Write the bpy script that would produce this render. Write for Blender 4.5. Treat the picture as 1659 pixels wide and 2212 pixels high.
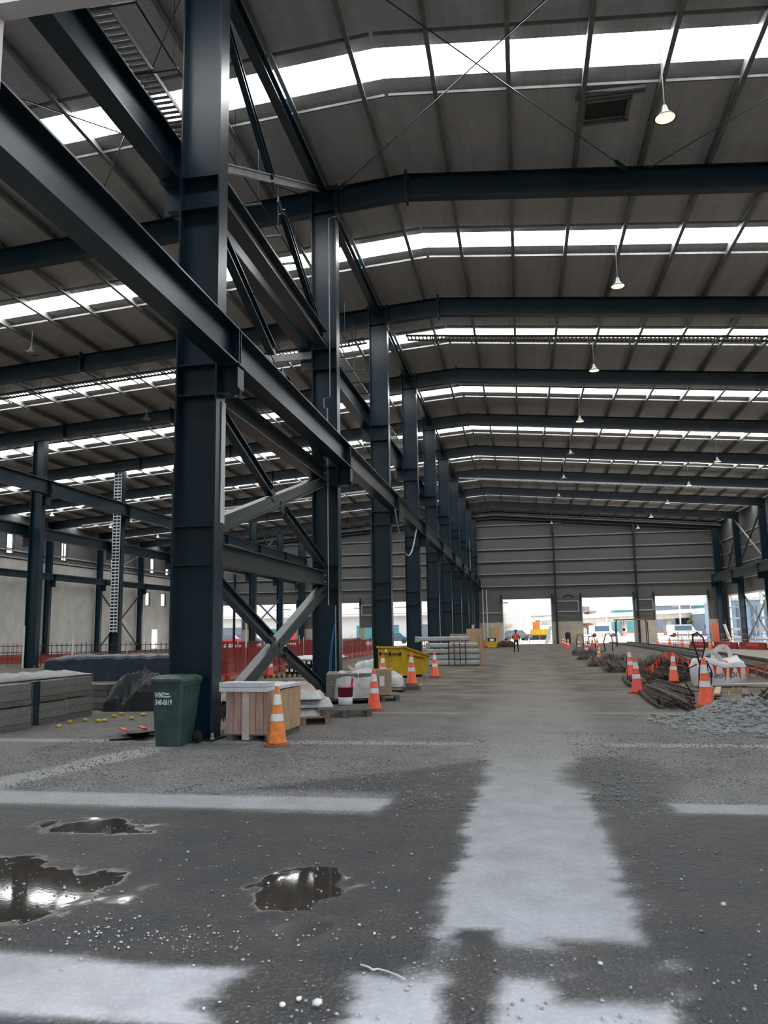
import bpy, bmesh, math, random
import numpy as np
from mathutils import Matrix, Vector

random.seed(7)
rng = np.random.default_rng(7)
SC = bpy.context.scene
COL = SC.collection
for o in list(bpy.data.objects):
    bpy.data.objects.remove(o)

# ------------------------------------------------------------------ camera
YAW, PITCH, ROLL, EYE = -.1712, .1460, -.01655, 1.78
def _camera():
    fw = Vector((math.sin(YAW) * math.cos(PITCH), math.cos(YAW) * math.cos(PITCH), math.sin(PITCH)))
    r = Vector((math.cos(YAW), -math.sin(YAW), 0))
    u = r.cross(fw)
    r2 = math.cos(ROLL) * r + math.sin(ROLL) * u
    u2 = -math.sin(ROLL) * r + math.cos(ROLL) * u
    cd = bpy.data.cameras.new('camera')
    cd.sensor_fit = 'HORIZONTAL'
    cd.sensor_width = 36
    cd.lens = 1690 / 1659 * 36
    cd.clip_start = .05
    cd.clip_end = 1500
    co = bpy.data.objects.new('camera', cd)
    COL.objects.link(co)
    co.matrix_world = Matrix(((r2.x, u2.x, -fw.x, 0), (r2.y, u2.y, -fw.y, 0), (r2.z, u2.z, -fw.z, EYE), (0, 0, 0, 1)))
    SC.camera = co
_camera()

# ------------------------------------------------------------------ world, sun, exposure
SKY_STRENGTH, SUN_STRENGTH, SKYLIGHT, EXPOSURE = .60, 11.0, 14.5, 0.0
w = bpy.data.worlds.new('daylight')
SC.world = w
w.use_nodes = True
nt = w.node_tree
sky = nt.nodes.new('ShaderNodeTexSky')
sky.sky_type = 'NISHITA'
sky.sun_disc = False
sky.sun_elevation = math.radians(40)
sky.sun_rotation = math.radians(95)
sky.air_density = 1.0
sky.dust_density = 1.5
hs = nt.nodes.new('ShaderNodeHueSaturation')                  # bright broken cloud: paler than a clear blue sky
hs.inputs['Saturation'].default_value = .5
hs.inputs['Value'].default_value = 1.15
nt.links.new(sky.outputs[0], hs.inputs['Color'])
nt.links.new(hs.outputs[0], nt.nodes['Background'].inputs[0])
nt.nodes['Background'].inputs[1].default_value = SKY_STRENGTH
sd = bpy.data.lights.new('sun', 'SUN')
sd.energy = SUN_STRENGTH
sd.angle = math.radians(1.0)
sd.color = (1, .95, .86)
so = bpy.data.objects.new('sun', sd)
COL.objects.link(so)
so.location = (60, 40, 60)
so.rotation_euler = Vector((-.75, -.08, -.62)).to_track_quat('-Z', 'Y').to_euler()
def portal(loc, sx, sy, d):
    l = bpy.data.lights.new('door_portal', 'AREA')
    l.shape = 'RECTANGLE'
    l.size = sx
    l.size_y = sy
    l.cycles.is_portal = True
    o = bpy.data.objects.new('door_portal', l)
    COL.objects.link(o)
    o.location = loc
    o.rotation_euler = Vector(d).to_track_quat('-Z', 'Z').to_euler()
portal((.5, 3.4, 2.55), 6.4, 5.1, (0, 1, 0))
portal((0.6, 95.1, 2.2), 5.7, 5.2, (0, -1, 0))
portal((9.8, 95.1, 2.2), 5.8, 5.2, (0, -1, 0))
portal((18, 95.1, 2.2), 5.8, 5.2, (0, -1, 0))
portal((-25.5, 95.1, 2.2), 30, 5.2, (0, -1, 0))
portal((22.95, 84.5, 2.1), 16, 5.2, (-1, 0, 0))
vs = SC.view_settings
SC.display_settings.display_device = 'sRGB'
vs.view_transform = 'Standard'
vs.look = 'None'
vs.exposure = EXPOSURE
vs.gamma = 1
vs.use_curve_mapping = False
SC.cycles.use_denoising = True
SC.cycles.max_bounces = 5
SC.cycles.diffuse_bounces = 3
SC.cycles.use_adaptive_sampling = True
SC.cycles.adaptive_threshold = .03
SC.cycles.transparent_max_bounces = 16
SC.cycles.sample_clamp_indirect = 6
SC.cycles.use_light_tree = False
SC.cycles.caustics_reflective = False
SC.cycles.caustics_refractive = False

# ------------------------------------------------------------------ helpers
class MB:
    def __init__(s): s.v = []; s.f = []; s.mi = []; s.cur = 0
    def add(s, v, f):
        n = len(s.v); s.v += [tuple(p) for p in v]; s.f += [tuple(i + n for i in q) for q in f]; s.mi += [s.cur] * len(f); return s
    def box(s, x0, x1, y0, y1, z0, z1):
        return s.add([(x0,y0,z0),(x1,y0,z0),(x1,y1,z0),(x0,y1,z0),(x0,y0,z1),(x1,y0,z1),(x1,y1,z1),(x0,y1,z1)],
                     [(3,2,1,0),(4,5,6,7),(0,1,5,4),(1,2,6,5),(2,3,7,6),(3,0,4,7)])
    def bevbox(s, x0, x1, y0, y1, z0, z1, b):
        # chamfered upright edges
        ring = [(x0+b,y0),(x1-b,y0),(x1,y0+b),(x1,y1-b),(x1-b,y1),(x0+b,y1),(x0,y1-b),(x0,y0+b)]
        v = [(x,y,z0) for x,y in ring] + [(x,y,z1) for x,y in ring]
        f = [tuple(range(7,-1,-1)), tuple(range(8,16))] + [(i,(i+1)%8,8+(i+1)%8,8+i) for i in range(8)]
        return s.add(v, f)
    def bar(s, p, q, w, h, up=(0,0,1), w2=None, h2=None):
        p = Vector(p); q = Vector(q); d = (q - p).normalized(); u = Vector(up)
        sdv = d.cross(u)
        if sdv.length < 1e-4: sdv = d.cross(Vector((0,1,0)))
        sdv.normalize(); u = sdv.cross(d).normalized()
        w2 = w if w2 is None else w2; h2 = h if h2 is None else h2
        v = []
        for c, a, b in ((p, w/2, h/2), (q, w2/2, h2/2)):
            v += [c-sdv*a-u*b, c+sdv*a-u*b, c+sdv*a+u*b, c-sdv*a+u*b]
        return s.add(v, [(3,2,1,0),(4,5,6,7),(0,1,5,4),(1,2,6,5),(2,3,7,6),(3,0,4,7)])
    def tube(s, pts, r, n=6, cap=True, r2=None):
        pts = [Vector(p) for p in pts]; rings = []; prev = None
        for i, p in enumerate(pts):
            d = (pts[min(i+1,len(pts)-1)] - pts[max(i-1,0)])
            d = d.normalized() if d.length > 1e-9 else Vector((0,0,1))
            if prev is None:
                a = d.orthogonal().normalized()
            else:
                a = (prev - d * prev.dot(d))
                a = a.normalized() if a.length > 1e-6 else d.orthogonal().normalized()
            prev = a; b = d.cross(a)
            rr = r if r2 is None else r + (r2 - r) * i / (len(pts) - 1)
            rings.append([p + a*(rr*math.cos(t)) + b*(rr*math.sin(t)) for t in [2*math.pi*k/n for k in range(n)]])
        v = [p for rg in rings for p in rg]; f = []
        for i in range(len(rings)-1):
            for k in range(n):
                f.append((i*n+k, i*n+(k+1)%n, (i+1)*n+(k+1)%n, (i+1)*n+k))
        if cap: f += [tuple(range(n-1,-1,-1)), tuple(range((len(rings)-1)*n, len(rings)*n))]
        return s.add(v, f)
    def lathe(s, prof, n=16, c=(0,0,0), cap=True):
        v = []; f = []
        for r, z in prof:
            for k in range(n):
                t = 2*math.pi*k/n; v.append((c[0]+r*math.cos(t), c[1]+r*math.sin(t), c[2]+z))
        for i in range(len(prof)-1):
            for k in range(n): f.append((i*n+k, i*n+(k+1)%n, (i+1)*n+(k+1)%n, (i+1)*n+k))
        if cap: f += [tuple(range(n-1,-1,-1)), tuple(range((len(prof)-1)*n, len(prof)*n))]
        return s.add(v, f)
    def ibeam(s, p, q, depth, width, tf=.03, tw=.02, up=(0,0,1)):
        p = Vector(p); q = Vector(q); d = (q-p).normalized(); sdv = d.cross(Vector(up)).normalized(); u = sdv.cross(d)
        s.bar(p, q, tw, depth - 2*tf, up)
        s.bar(p + u*(depth/2 - tf/2), q + u*(depth/2 - tf/2), width, tf, up)
        s.bar(p - u*(depth/2 - tf/2), q - u*(depth/2 - tf/2), width, tf, up)
        return s
    def mesh(s, name, mat=None, smooth=False):
        m = bpy.data.meshes.new(name); m.from_pydata(s.v, [], s.f); m.update()
        if mat is not None:
            for x in (mat if isinstance(mat, (list, tuple)) else [mat]): m.materials.append(x)
        if any(s.mi): m.polygons.foreach_set('material_index', s.mi)
        if smooth: m.polygons.foreach_set('use_smooth', [True]*len(m.polygons))
        return m
    def build(s, name, mat, parent=None, loc=None, smooth=False):
        return put(name, s.mesh(name, mat, smooth), parent, loc)

def put(name, mesh, parent=None, loc=None):
    o = bpy.data.objects.new(name, mesh); COL.objects.link(o)
    if parent is not None: o.parent = parent
    if loc is not None: o.location = loc
    return o
def tag(o, label=None, cat=None, group=None, kind=None):
    if label: o['label'] = label
    if cat: o['category'] = cat
    if group: o['group'] = group
    if kind: o['kind'] = kind
    return o
def thing(name, label, cat, loc=(0,0,0), rz=0, group=None):
    o = bpy.data.objects.new(name, None); COL.objects.link(o)
    o.empty_display_size = .2
    o.location = loc; o.rotation_euler = (0,0,rz)
    return tag(o, label, cat, group)
def struct(o): o['kind'] = 'structure'; return o
def copy_tree(o, parent=None):
    c = o.copy(); COL.objects.link(c)
    if parent is not None: c.parent = parent
    for ch in list(o.children): copy_tree(ch, c)
    return c
def G(y):                                             # the hall floor falls gently towards the far end
    return 0.0 if y < 20 else -.0064*(min(y, 96) - 20)
def FY(i): return 12.6 + 9.1*(i-1)                    # frame lines
def ZR(x): return 15.22 - .088*(x + 2.9) if x > -2.9 else 15.22 - .075*(-2.9 - x)   # rafter top

# ------------------------------------------------------------------ materials
def mat(name, col, rough=.6, metal=0, var=.15, scale=6, bump=0, bscale=40, spec=.5, detail=4, stretch=None, col2=None, thr=None):
    m = bpy.data.materials.new(name); m.use_nodes = True; t = m.node_tree; N = t.nodes; L = t.links
    b = N['Principled BSDF']
    b.inputs['Roughness'].default_value = rough; b.inputs['Metallic'].default_value = metal
    b.inputs['Specular IOR Level'].default_value = spec
    tc = N.new('ShaderNodeTexCoord'); src = tc.outputs['Object']
    if stretch:
        mp = N.new('ShaderNodeMapping'); mp.inputs['Scale'].default_value = stretch; L.new(src, mp.inputs[0]); src = mp.outputs[0]
    nz = N.new('ShaderNodeTexNoise'); nz.inputs['Scale'].default_value = scale; nz.inputs['Detail'].default_value = detail
    L.new(src, nz.inputs['Vector'])
    cr = N.new('ShaderNodeValToRGB'); a = cr.color_ramp.elements
    lo, hi = thr or (.3, .7)
    a[0].position = lo; a[1].position = hi
    c2 = col2 or [min(1, c*(1+var)) for c in col]
    c1 = col if col2 else [c*(1-var) for c in col]
    a[0].color = (*c1, 1); a[1].color = (*c2, 1)
    L.new(nz.outputs[0], cr.inputs[0]); L.new(cr.outputs[0], b.inputs['Base Color'])
    if bump:
        n2 = N.new('ShaderNodeTexNoise'); n2.inputs['Scale'].default_value = bscale; n2.inputs['Detail'].default_value = 3
        L.new(src, n2.inputs['Vector'])
        bp = N.new('ShaderNodeBump'); bp.inputs['Strength'].default_value = bump; bp.inputs['Distance'].default_value = .02
        L.new(n2.outputs[0], bp.inputs['Height']); L.new(bp.outputs[0], b.inputs['Normal'])
    return m
def emit(name, col, s):
    m = bpy.data.materials.new(name); m.use_nodes = True; t = m.node_tree
    t.nodes.remove(t.nodes['Principled BSDF'])
    e = t.nodes.new('ShaderNodeEmission'); e.inputs[0].default_value = (*col, 1); e.inputs[1].default_value = s
    t.links.new(e.outputs[0], t.nodes['Material Output'].inputs[0]); return m
def film(name, col, alpha, rough=.2, scale=30, lo=.4, hi=.6):
    # thin see-through sheet: noise-varied mix of clear and solid
    m = bpy.data.materials.new(name); m.use_nodes = True; t = m.node_tree; N = t.nodes; L = t.links
    b = N['Principled BSDF']; b.inputs['Base Color'].default_value = (*col, 1); b.inputs['Roughness'].default_value = rough
    tc = N.new('ShaderNodeTexCoord'); nz = N.new('ShaderNodeTexNoise'); nz.inputs['Scale'].default_value = scale
    L.new(tc.outputs['Object'], nz.inputs['Vector'])
    mr = N.new('ShaderNodeMapRange'); mr.inputs[1].default_value = lo; mr.inputs[2].default_value = hi
    mr.inputs[3].default_value = alpha[0]; mr.inputs[4].default_value = alpha[1]
    L.new(nz.outputs[0], mr.inputs[0]); L.new(mr.outputs[0], b.inputs['Alpha'])
    bp = N.new('ShaderNodeBump'); bp.inputs['Strength'].default_value = .6; bp.inputs['Distance'].default_value = .02
    L.new(nz.outputs[0], bp.inputs['Height']); L.new(bp.outputs[0], b.inputs['Normal'])
    return m
def grid_mat(name, col, line, sx, sy, wdt, rough=.5, rot=None, bump=.3, nscale=(3, .4, 3)):
    # sheet with a fine grid of wires or ribs
    m = bpy.data.materials.new(name); m.use_nodes = True; t = m.node_tree; N = t.nodes; L = t.links
    b = N['Principled BSDF']; b.inputs['Roughness'].default_value = rough
    tc = N.new('ShaderNodeTexCoord'); mp = N.new('ShaderNodeMapping')
    if rot: mp.inputs['Rotation'].default_value = rot
    L.new(tc.outputs['Object'], mp.inputs[0])
    br = N.new('ShaderNodeTexBrick'); br.offset = 0; br.inputs['Scale'].default_value = 1
    br.inputs['Brick Width'].default_value = sx; br.inputs['Row Height'].default_value = sy; br.inputs['Mortar Size'].default_value = wdt
    br.inputs['Mortar Smooth'].default_value = .3
    br.inputs['Color1'].default_value = (*col, 1); br.inputs['Color2'].default_value = (*[c*.93 for c in col], 1); br.inputs['Mortar'].default_value = (*line, 1)
    L.new(mp.outputs[0], br.inputs['Vector'])
    nz = N.new('ShaderNodeTexNoise'); nz.inputs['Scale'].default_value = 1; nz.inputs['Detail'].default_value = 5
    m2 = N.new('ShaderNodeMapping'); m2.inputs['Scale'].default_value = nscale
    L.new(tc.outputs['Object'], m2.inputs[0]); L.new(m2.outputs[0], nz.inputs['Vector'])
    mx = N.new('ShaderNodeMix'); mx.data_type = 'RGBA'; mx.blend_type = 'MULTIPLY'; mx.inputs[0].default_value = .35
    L.new(br.outputs[0], mx.inputs[6]); L.new(nz.outputs[0], mx.inputs[7]); L.new(mx.outputs[2], b.inputs['Base Color'])
    bp = N.new('ShaderNodeBump'); bp.inputs['Strength'].default_value = bump; bp.inputs['Distance'].default_value = .05
    L.new(nz.outputs[0], bp.inputs['Height']); L.new(bp.outputs[0], b.inputs['Normal'])
    return m

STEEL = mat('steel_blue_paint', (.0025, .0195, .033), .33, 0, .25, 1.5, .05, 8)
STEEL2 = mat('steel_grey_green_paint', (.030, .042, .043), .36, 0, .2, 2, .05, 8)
GALV = mat('galvanised_steel', (.36, .37, .37), .45, .15, .2, 9)
PURLIN = mat('purlin_galvanised', (.20, .20, .195), .5, .2, .2, 3)
FOIL = grid_mat('roof_insulation_foil', (.66, .66, .665), (.43, .43, .435), .30, .30, .006, .5, None, .5)
CLAD = grid_mat('far_wall_cladding', (.125, .125, .122), (.08, .08, .08), 3.0, 50, .012, .6, (math.pi/2, 0, 0), .1)
CONC = mat('concrete_panel', (.54, .52, .485), .8, 0, .14, .8, .1, 20, .3)
CONCW = mat('warm_concrete', (.42, .38, .30), .8, 0, .14, 1.0, .1, 20, .3)
PALE = mat('pale_door_lining', (.36, .34, .34), .7, 0, .04, 2)
WHITE_STEEL = mat('white_steel', (.62, .64, .65), .5, 0, .1, 4)
DARK = mat('dark_rubber', (.012, .012, .014), .6, 0, .2, 8)
BLACKP = mat('black_plastic', (.015, .017, .02), .4, 0, .2, 8)
SKYL = emit('skylight_sheeting', (.95, .98, 1), SKYLIGHT)
ORANGE = mat('cone_orange', (.72, .085, .022), .5, 0, .18, 12)
ORANGE2 = mat('cone_amber', (.62, .17, .015), .5, 0, .25, 10)
REDC = mat('cone_red', (.60, .045, .03), .5, 0, .2, 12)
REFL = mat('reflective_white', (.80, .80, .78), .35, 0, .08, 20)
MUD = mat('muddy_rubber', (.30, .13, .085), .8, 0, .3, 12)
RED = mat('red_plastic', (.50, .035, .025), .45, 0, .2, 6)
WOODP = mat('pinkish_timber', (.40, .27, .215), .75, 0, .25, 3, .1, 30, .3, 6, (6, 6, .7))
WOODY = mat('plywood', (.46, .32, .185), .7, 0, .2, 3, .08, 30, .3, 6, (5, 5, .8))
WOOD = mat('pallet_wood', (.27, .18, .11), .8, 0, .3, 3, .1, 30, .3, 6, (8, 2, 8))
WOODG = mat('grey_weathered_wood', (.14, .125, .115), .85, 0, .3, 3, .1, 30, .3, 6, (8, 2, 8))
WHITEP = mat('white_board', (.62, .65, .68), .5, 0, .08, 5)
BINGREEN = mat('bin_green_plastic', (.028, .065, .058), .5, 0, .35, 4, .05, 30)
BINLID = mat('bin_lid_green', (.045, .075, .06), .55, 0, .4, 6)
YEL = mat('skip_yellow', (.52, .34, .012), .5, 0, .2, 4, .05, 20)
YEL2 = mat('yellow_plastic', (.55, .40, .05), .5, 0, .2, 6)
RUST = mat('rusted_steel', (.050, .030, .022), .8, 0, .4, 7, .2, 60, .3)
CARD = mat('cardboard', (.36, .27, .185), .85, 0, .12, 4)
BLOCK = mat('grey_paver_block', (.19, .185, .17), .85, 0, .18, 8, .08, 60, .3)
WRAP = film('stretch_wrap', (.50, .50, .47), (.03, .22), .12, 5, .35, .7)
PLASW = mat('white_plastic_film', (.42, .42, .41), .3, 0, .15, 5, .5, 12)
TARP = mat('navy_tarpaulin', (.010, .022, .042), .42, 0, .3, 3, .4, 6)
TARPB = mat('black_tarpaulin', (.014, .018, .022), .5, 0, .3, 4, .3, 10)
BLUEH = mat('blue_hose', (.01, .13, .34), .4, 0, .1, 6)
PINK = mat('pink_pail_label', (.30, .02, .07), .4, 0, .3, 8)
BAGW = mat('white_woven_bag', (.66, .67, .69), .7, 0, .06, 6, .3, 14)
INK = mat('dark_print', (.03, .035, .06), .6, 0, .05, 5)
PRINTW = mat('white_print', (.72, .75, .75), .6, 0, .12, 40)
GLASS = film('window_glass', (.8, .85, .9), (.05, .07), .02, 2)

# ================================================================== THE SETTING
# ------------------------------------------------------------------ floor
def vnoise(x, y, seed=0):
    xi = np.floor(x).astype(np.int64); yi = np.floor(y).astype(np.int64); fx = x - xi; fy = y - yi
    fx = fx*fx*(3-2*fx); fy = fy*fy*(3-2*fy)
    def h(a, b):
        n = (a*374761393 + b*668265263 + seed*1442695041) & 0x7fffffff
        n = ((n ^ (n >> 13)) * 1274126177) & 0x7fffffff
        return ((n ^ (n >> 16)) & 0xffff) / 65535.0
    return (h(xi,yi)*(1-fx) + h(xi+1,yi)*fx)*(1-fy) + (h(xi,yi+1)*(1-fx) + h(xi+1,yi+1)*fx)*fy
def fbm(x, y, s, seed=0, o=4):
    r = 0; a = .5
    for k in range(o):
        r = r + a*vnoise(x*s, y*s, seed+k); s *= 2.03; a *= .5
    return r/.94
def sm(d, w):                                         # soft step, 1 inside (d<0)
    return np.clip(.5 - d/w, 0, 1)
def boxd(x, y, x0, x1, y0, y1): return np.maximum(np.maximum(x0-x, x-x1), np.maximum(y0-y, y-y1))
def elld(x, y, cx, cy, rx, ry): return (np.sqrt(((x-cx)/rx)**2 + ((y-cy)/ry)**2) - 1)*min(rx, ry)

def floor_mesh():
    xs = np.concatenate([np.linspace(-60,-20,14)[:-1], np.linspace(-20,-7.5,26)[:-1], np.arange(-7.5,5.6,.045), np.linspace(5.6,30,26)])
    ys = np.concatenate([np.linspace(-25,2.5,12)[:-1], np.arange(2.5,13.5,.045), np.arange(13.5,30,.16), np.linspace(30,96,110)])
    X, Y = np.meshgrid(xs, ys)
    n1 = fbm(X, Y, 1.1, 1) - .5; n2 = fbm(X, Y, 6, 5) - .5
    nj = fbm(X*.35, Y, 7, 9, 3) - .5                  # jagged across the wheel track, stretched along X
    jx = .30*nj + .10*n2; jy = .30*n1 + .12*n2
    near = sm(Y - 13.0, 1.2)
    # ---- wet ground
    wet = sm(boxd(X+jx, Y+jy, -9, -.60 - .0*Y, 4.25, 7.75), .12)
    wet = np.maximum(wet, sm(boxd(X+jx, Y+jy, -1.42, -.60, 7.4, 8.8), .12))
    d2 = np.maximum(np.maximum(X+jx+.58, Y+jy*.8-11.1), np.maximum(8.72-Y-.3*n2, (Y-8.55)*.9 + (-3.2-X)*.72 - .15))
    d2 = np.maximum(d2, (Y+jy-8.6) - (X+3.4)*.95)
    wet = np.maximum(wet, .92*sm(d2, .25))
    wet = np.maximum(wet, sm(boxd(X-jx, Y+jy, .66, 9, 2, 8.02), .14))
    wet = np.maximum(wet, .85*sm(elld(X, Y+jy, 1.05, 9.9, .62, 1.15) + .25*n2, .3))
    wet = np.maximum(wet, sm(boxd(X-jx, Y+jy, .64, 1.35, 7.5, 8.9), .15))
    wet = np.maximum(wet, sm(boxd(X+jx*.5, Y+.5*jy, -.47, -.20, 2, 4.95), .10))         # wheel marks by the door
    wet = np.maximum(wet, .9*sm(boxd(X+jx, Y+jy, .10, .75, 4.1, 4.85), .14))
    wet = np.maximum(wet, sm(boxd(X+jx, Y+.4*jy, -1.55, -.95, 3.2, 4.5), .16))
    wet = np.maximum(wet, .8*sm(boxd(X+jx, Y+jy, -.62, .3, 4.35, 4.72), .2))
    wet = np.maximum(wet, sm(boxd(X, Y+.4*jy, -9, -1.4, 1, 3.62), .1))
    wet = np.clip(wet, 0, 1)
    # ---- pale dry crust: track, slab joints, strips
    dry = .95*sm(boxd(X+jx*.8, Y, -.60, .66, 4.7, 14), .10) * sm(Y-11.5+2*n1, 5)
    dry = np.maximum(dry, sm(boxd(X, Y+.5*jy, -9, -1.45, 3.62, 4.30), .08))
    dry = np.maximum(dry, sm(boxd(X+jx, Y, -1.0, .62, 2, 4.35), .15))
    dry = np.maximum(dry, .9*sm(boxd(X+.4*jx, Y+.35*jy, -9, -1.42, 7.86+.0*X, 8.42), .10))
    dry = np.maximum(dry, .9*sm(boxd(X, Y+.3*jy, 1.35, 9, 8.08, 8.48), .08))
    dry = np.maximum(dry, .75*sm(np.abs(X+6.45-.22*(Y-8)+.25*n1)-.28, .15)*sm(boxd(X,Y,-8,-4,8.2,12.2),.3))
    for yy in (12.35, 16.6, 20.9, 25.2):
        dry = np.maximum(dry, (.75 if yy < 13 else .42)*sm(np.abs(Y-yy+.25*n1+.1*n2)-.17, .14)*sm(-(np.abs(X-.1)-.9), .5))
    dry = np.maximum(dry, .42*sm(boxd(X+.6*jx, Y, -.95, 1.25, 11, 60), .7)*sm(Y-44, 30)*(.8+.6*n1))
    dry = np.clip(dry - wet, 0, 1)
    # ---- standing water
    pud = sm(elld(X, Y, -3.85, 5.30, 1.05, .66) + .50*n2 + .35*n1, .18)
    pud = np.maximum(pud, sm(elld(X, Y, -1.60, 5.55, .36, .46) + .40*n2, .14))
    pud = np.maximum(pud, .6*sm(elld(X, Y, -1.36, 4.85, .26, .30) + .3*n2, .2))
    pud = np.maximum(pud, .9*sm(elld(X, Y, -3.95, 7.0, .62, .26) + .38*n2, .14))
    pud = np.clip(pud, 0, 1)*wet
    soft = np.maximum(sm(elld(X, Y, -3.75, 5.35, 1.12, .82) - .25, .7), sm(elld(X, Y, -1.5, 5.3, .5, .8) - .15, .5))
    soft = np.maximum(soft, sm(elld(X, Y, -3.95, 7.0, .7, .35) - .15, .4))
    Z = np.where(Y < 20, 0, -.0064*(np.minimum(Y, 96)-20))
    Z = Z + (.016*n2 + .012*(fbm(X, Y, 14, 21, 2)-.5) + .03*n1)*(1-soft)*near
    Z = Z + .02*(fbm(X, Y, .8, 31)-.5)*(1-near)
    ny, nx = X.shape
    v = np.stack([X, Y, Z], -1).reshape(-1, 3)
    idx = np.arange(ny*nx).reshape(ny, nx)
    f = np.stack([idx[:-1,:-1], idx[:-1,1:], idx[1:,1:], idx[1:,:-1]], -1).reshape(-1, 4)
    m = bpy.data.meshes.new('floor')
    m.vertices.add(len(v)); m.vertices.foreach_set('co', v.ravel())
    m.loops.add(f.size); m.loops.foreach_set('vertex_index', f.ravel())
    m.polygons.add(len(f)); m.polygons.foreach_set('loop_start', np.arange(0, f.size, 4))
    m.update(calc_edges=True)
    m.polygons.foreach_set('use_smooth', [True]*len(f))
    for nm, a in (('wet', wet), ('dry', dry), ('pud', pud)):
        at = m.attributes.new(nm, 'FLOAT', 'POINT'); at.data.foreach_set('value', a.ravel().astype(np.float32))
    return m, (wet, pud, dry)
def floor_mat():
    m = bpy.data.materials.new('compacted_gravel_floor'); m.use_nodes = True; t = m.node_tree; N = t.nodes; L = t.links
    b = N['Principled BSDF']
    def attr(n): a = N.new('ShaderNodeAttribute'); a.attribute_name = n; return a.outputs['Fac']
    tc = N.new('ShaderNodeTexCoord'); P = tc.outputs['Object']
    def noise(sc, det=4, v=P):
        n = N.new('ShaderNodeTexNoise'); n.inputs['Scale'].default_value = sc; n.inputs['Detail'].default_value = det; L.new(v, n.inputs['Vector']); return n.outputs[0]
    def mix(f, a, c, bl='MIX'):
        x = N.new('ShaderNodeMix'); x.data_type = 'RGBA'; x.blend_type = bl
        if isinstance(f, (int, float)): x.inputs[0].default_value = f
        else: L.new(f, x.inputs[0])
        for s, q in ((6, a), (7, c)):
            if isinstance(q, tuple): x.inputs[s].default_value = (*q, 1)
            else: L.new(q, x.inputs[s])
        return x.outputs[2]
    def rng_(v, a, c, d, e):
        r = N.new('ShaderNodeMapRange'); L.new(v, r.inputs[0])
        for i, q in enumerate((a, c, d, e)): r.inputs[i+1].default_value = q
        return r.outputs[0]
    sep = N.new('ShaderNodeSeparateXYZ'); L.new(P, sep.inputs[0])
    far = rng_(sep.outputs['Y'], 9, 24, 0, 1)
    vor = N.new('ShaderNodeTexVoronoi'); vor.inputs['Scale'].default_value = 30; L.new(P, vor.inputs['Vector'])
    chips = rng_(vor.outputs['Distance'], .05, .6, 1.45, .5)
    gravel = mix(rng_(noise(1.3), .35, .65, 0, 1), (.195, .195, .192), (.262, .259, .25))
    brown = mix(rng_(noise(.9, 9), .36, .64, 0, 1), (.085, .068, .050), (.190, .158, .120))
    base = mix(far, gravel, brown)
    pale = mix(rng_(noise(3), .3, .7, 0, 1), (.27, .275, .285), (.35, .355, .362))
    base = mix(attr('dry'), base, mix(far, pale, (.205, .175, .140)))
    wetc = mix(rng_(noise(1.6), .35, .65, 0, 1), (.024, .027, .031), (.050, .045, .038))
    base = mix(attr('wet'), base, wetc)
    base = mix(attr('pud'), base, (.038, .032, .026))
    speck = mix(1.0, base, chips, 'MULTIPLY')
    keep = N.new('ShaderNodeMath'); keep.operation = 'MAXIMUM'; L.new(attr('dry'), keep.inputs[0]); L.new(attr('pud'), keep.inputs[1])
    fcol = mix(rng_(keep.outputs[0], 0, 1, .8, .15), base, speck)
    L.new(fcol, b.inputs['Base Color'])
    r1 = mix(attr('wet'), (.85, .85, .85), (.50, .50, .50)); r2 = mix(rng_(attr('pud'), .35, .75, 0, 1), r1, (.04, .04, .04))
    L.new(r2, b.inputs['Roughness'])
    b.inputs['Specular IOR Level'].default_value = .4
    bp = N.new('ShaderNodeBump'); bp.inputs['Distance'].default_value = .035
    h = mix(.5, chips, noise(60, 3)); L.new(h, bp.inputs['Height'])
    L.new(rng_(keep.outputs[0], .1, .5, .9, .003), bp.inputs['Strength'])
    L.new(bp.outputs[0], b.inputs['Normal'])
    return m
_fm, _ = floor_mesh()
FLOORM = floor_mat()
_fm.materials.append(FLOORM)
floor = struct(put('floor', _fm))

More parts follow.
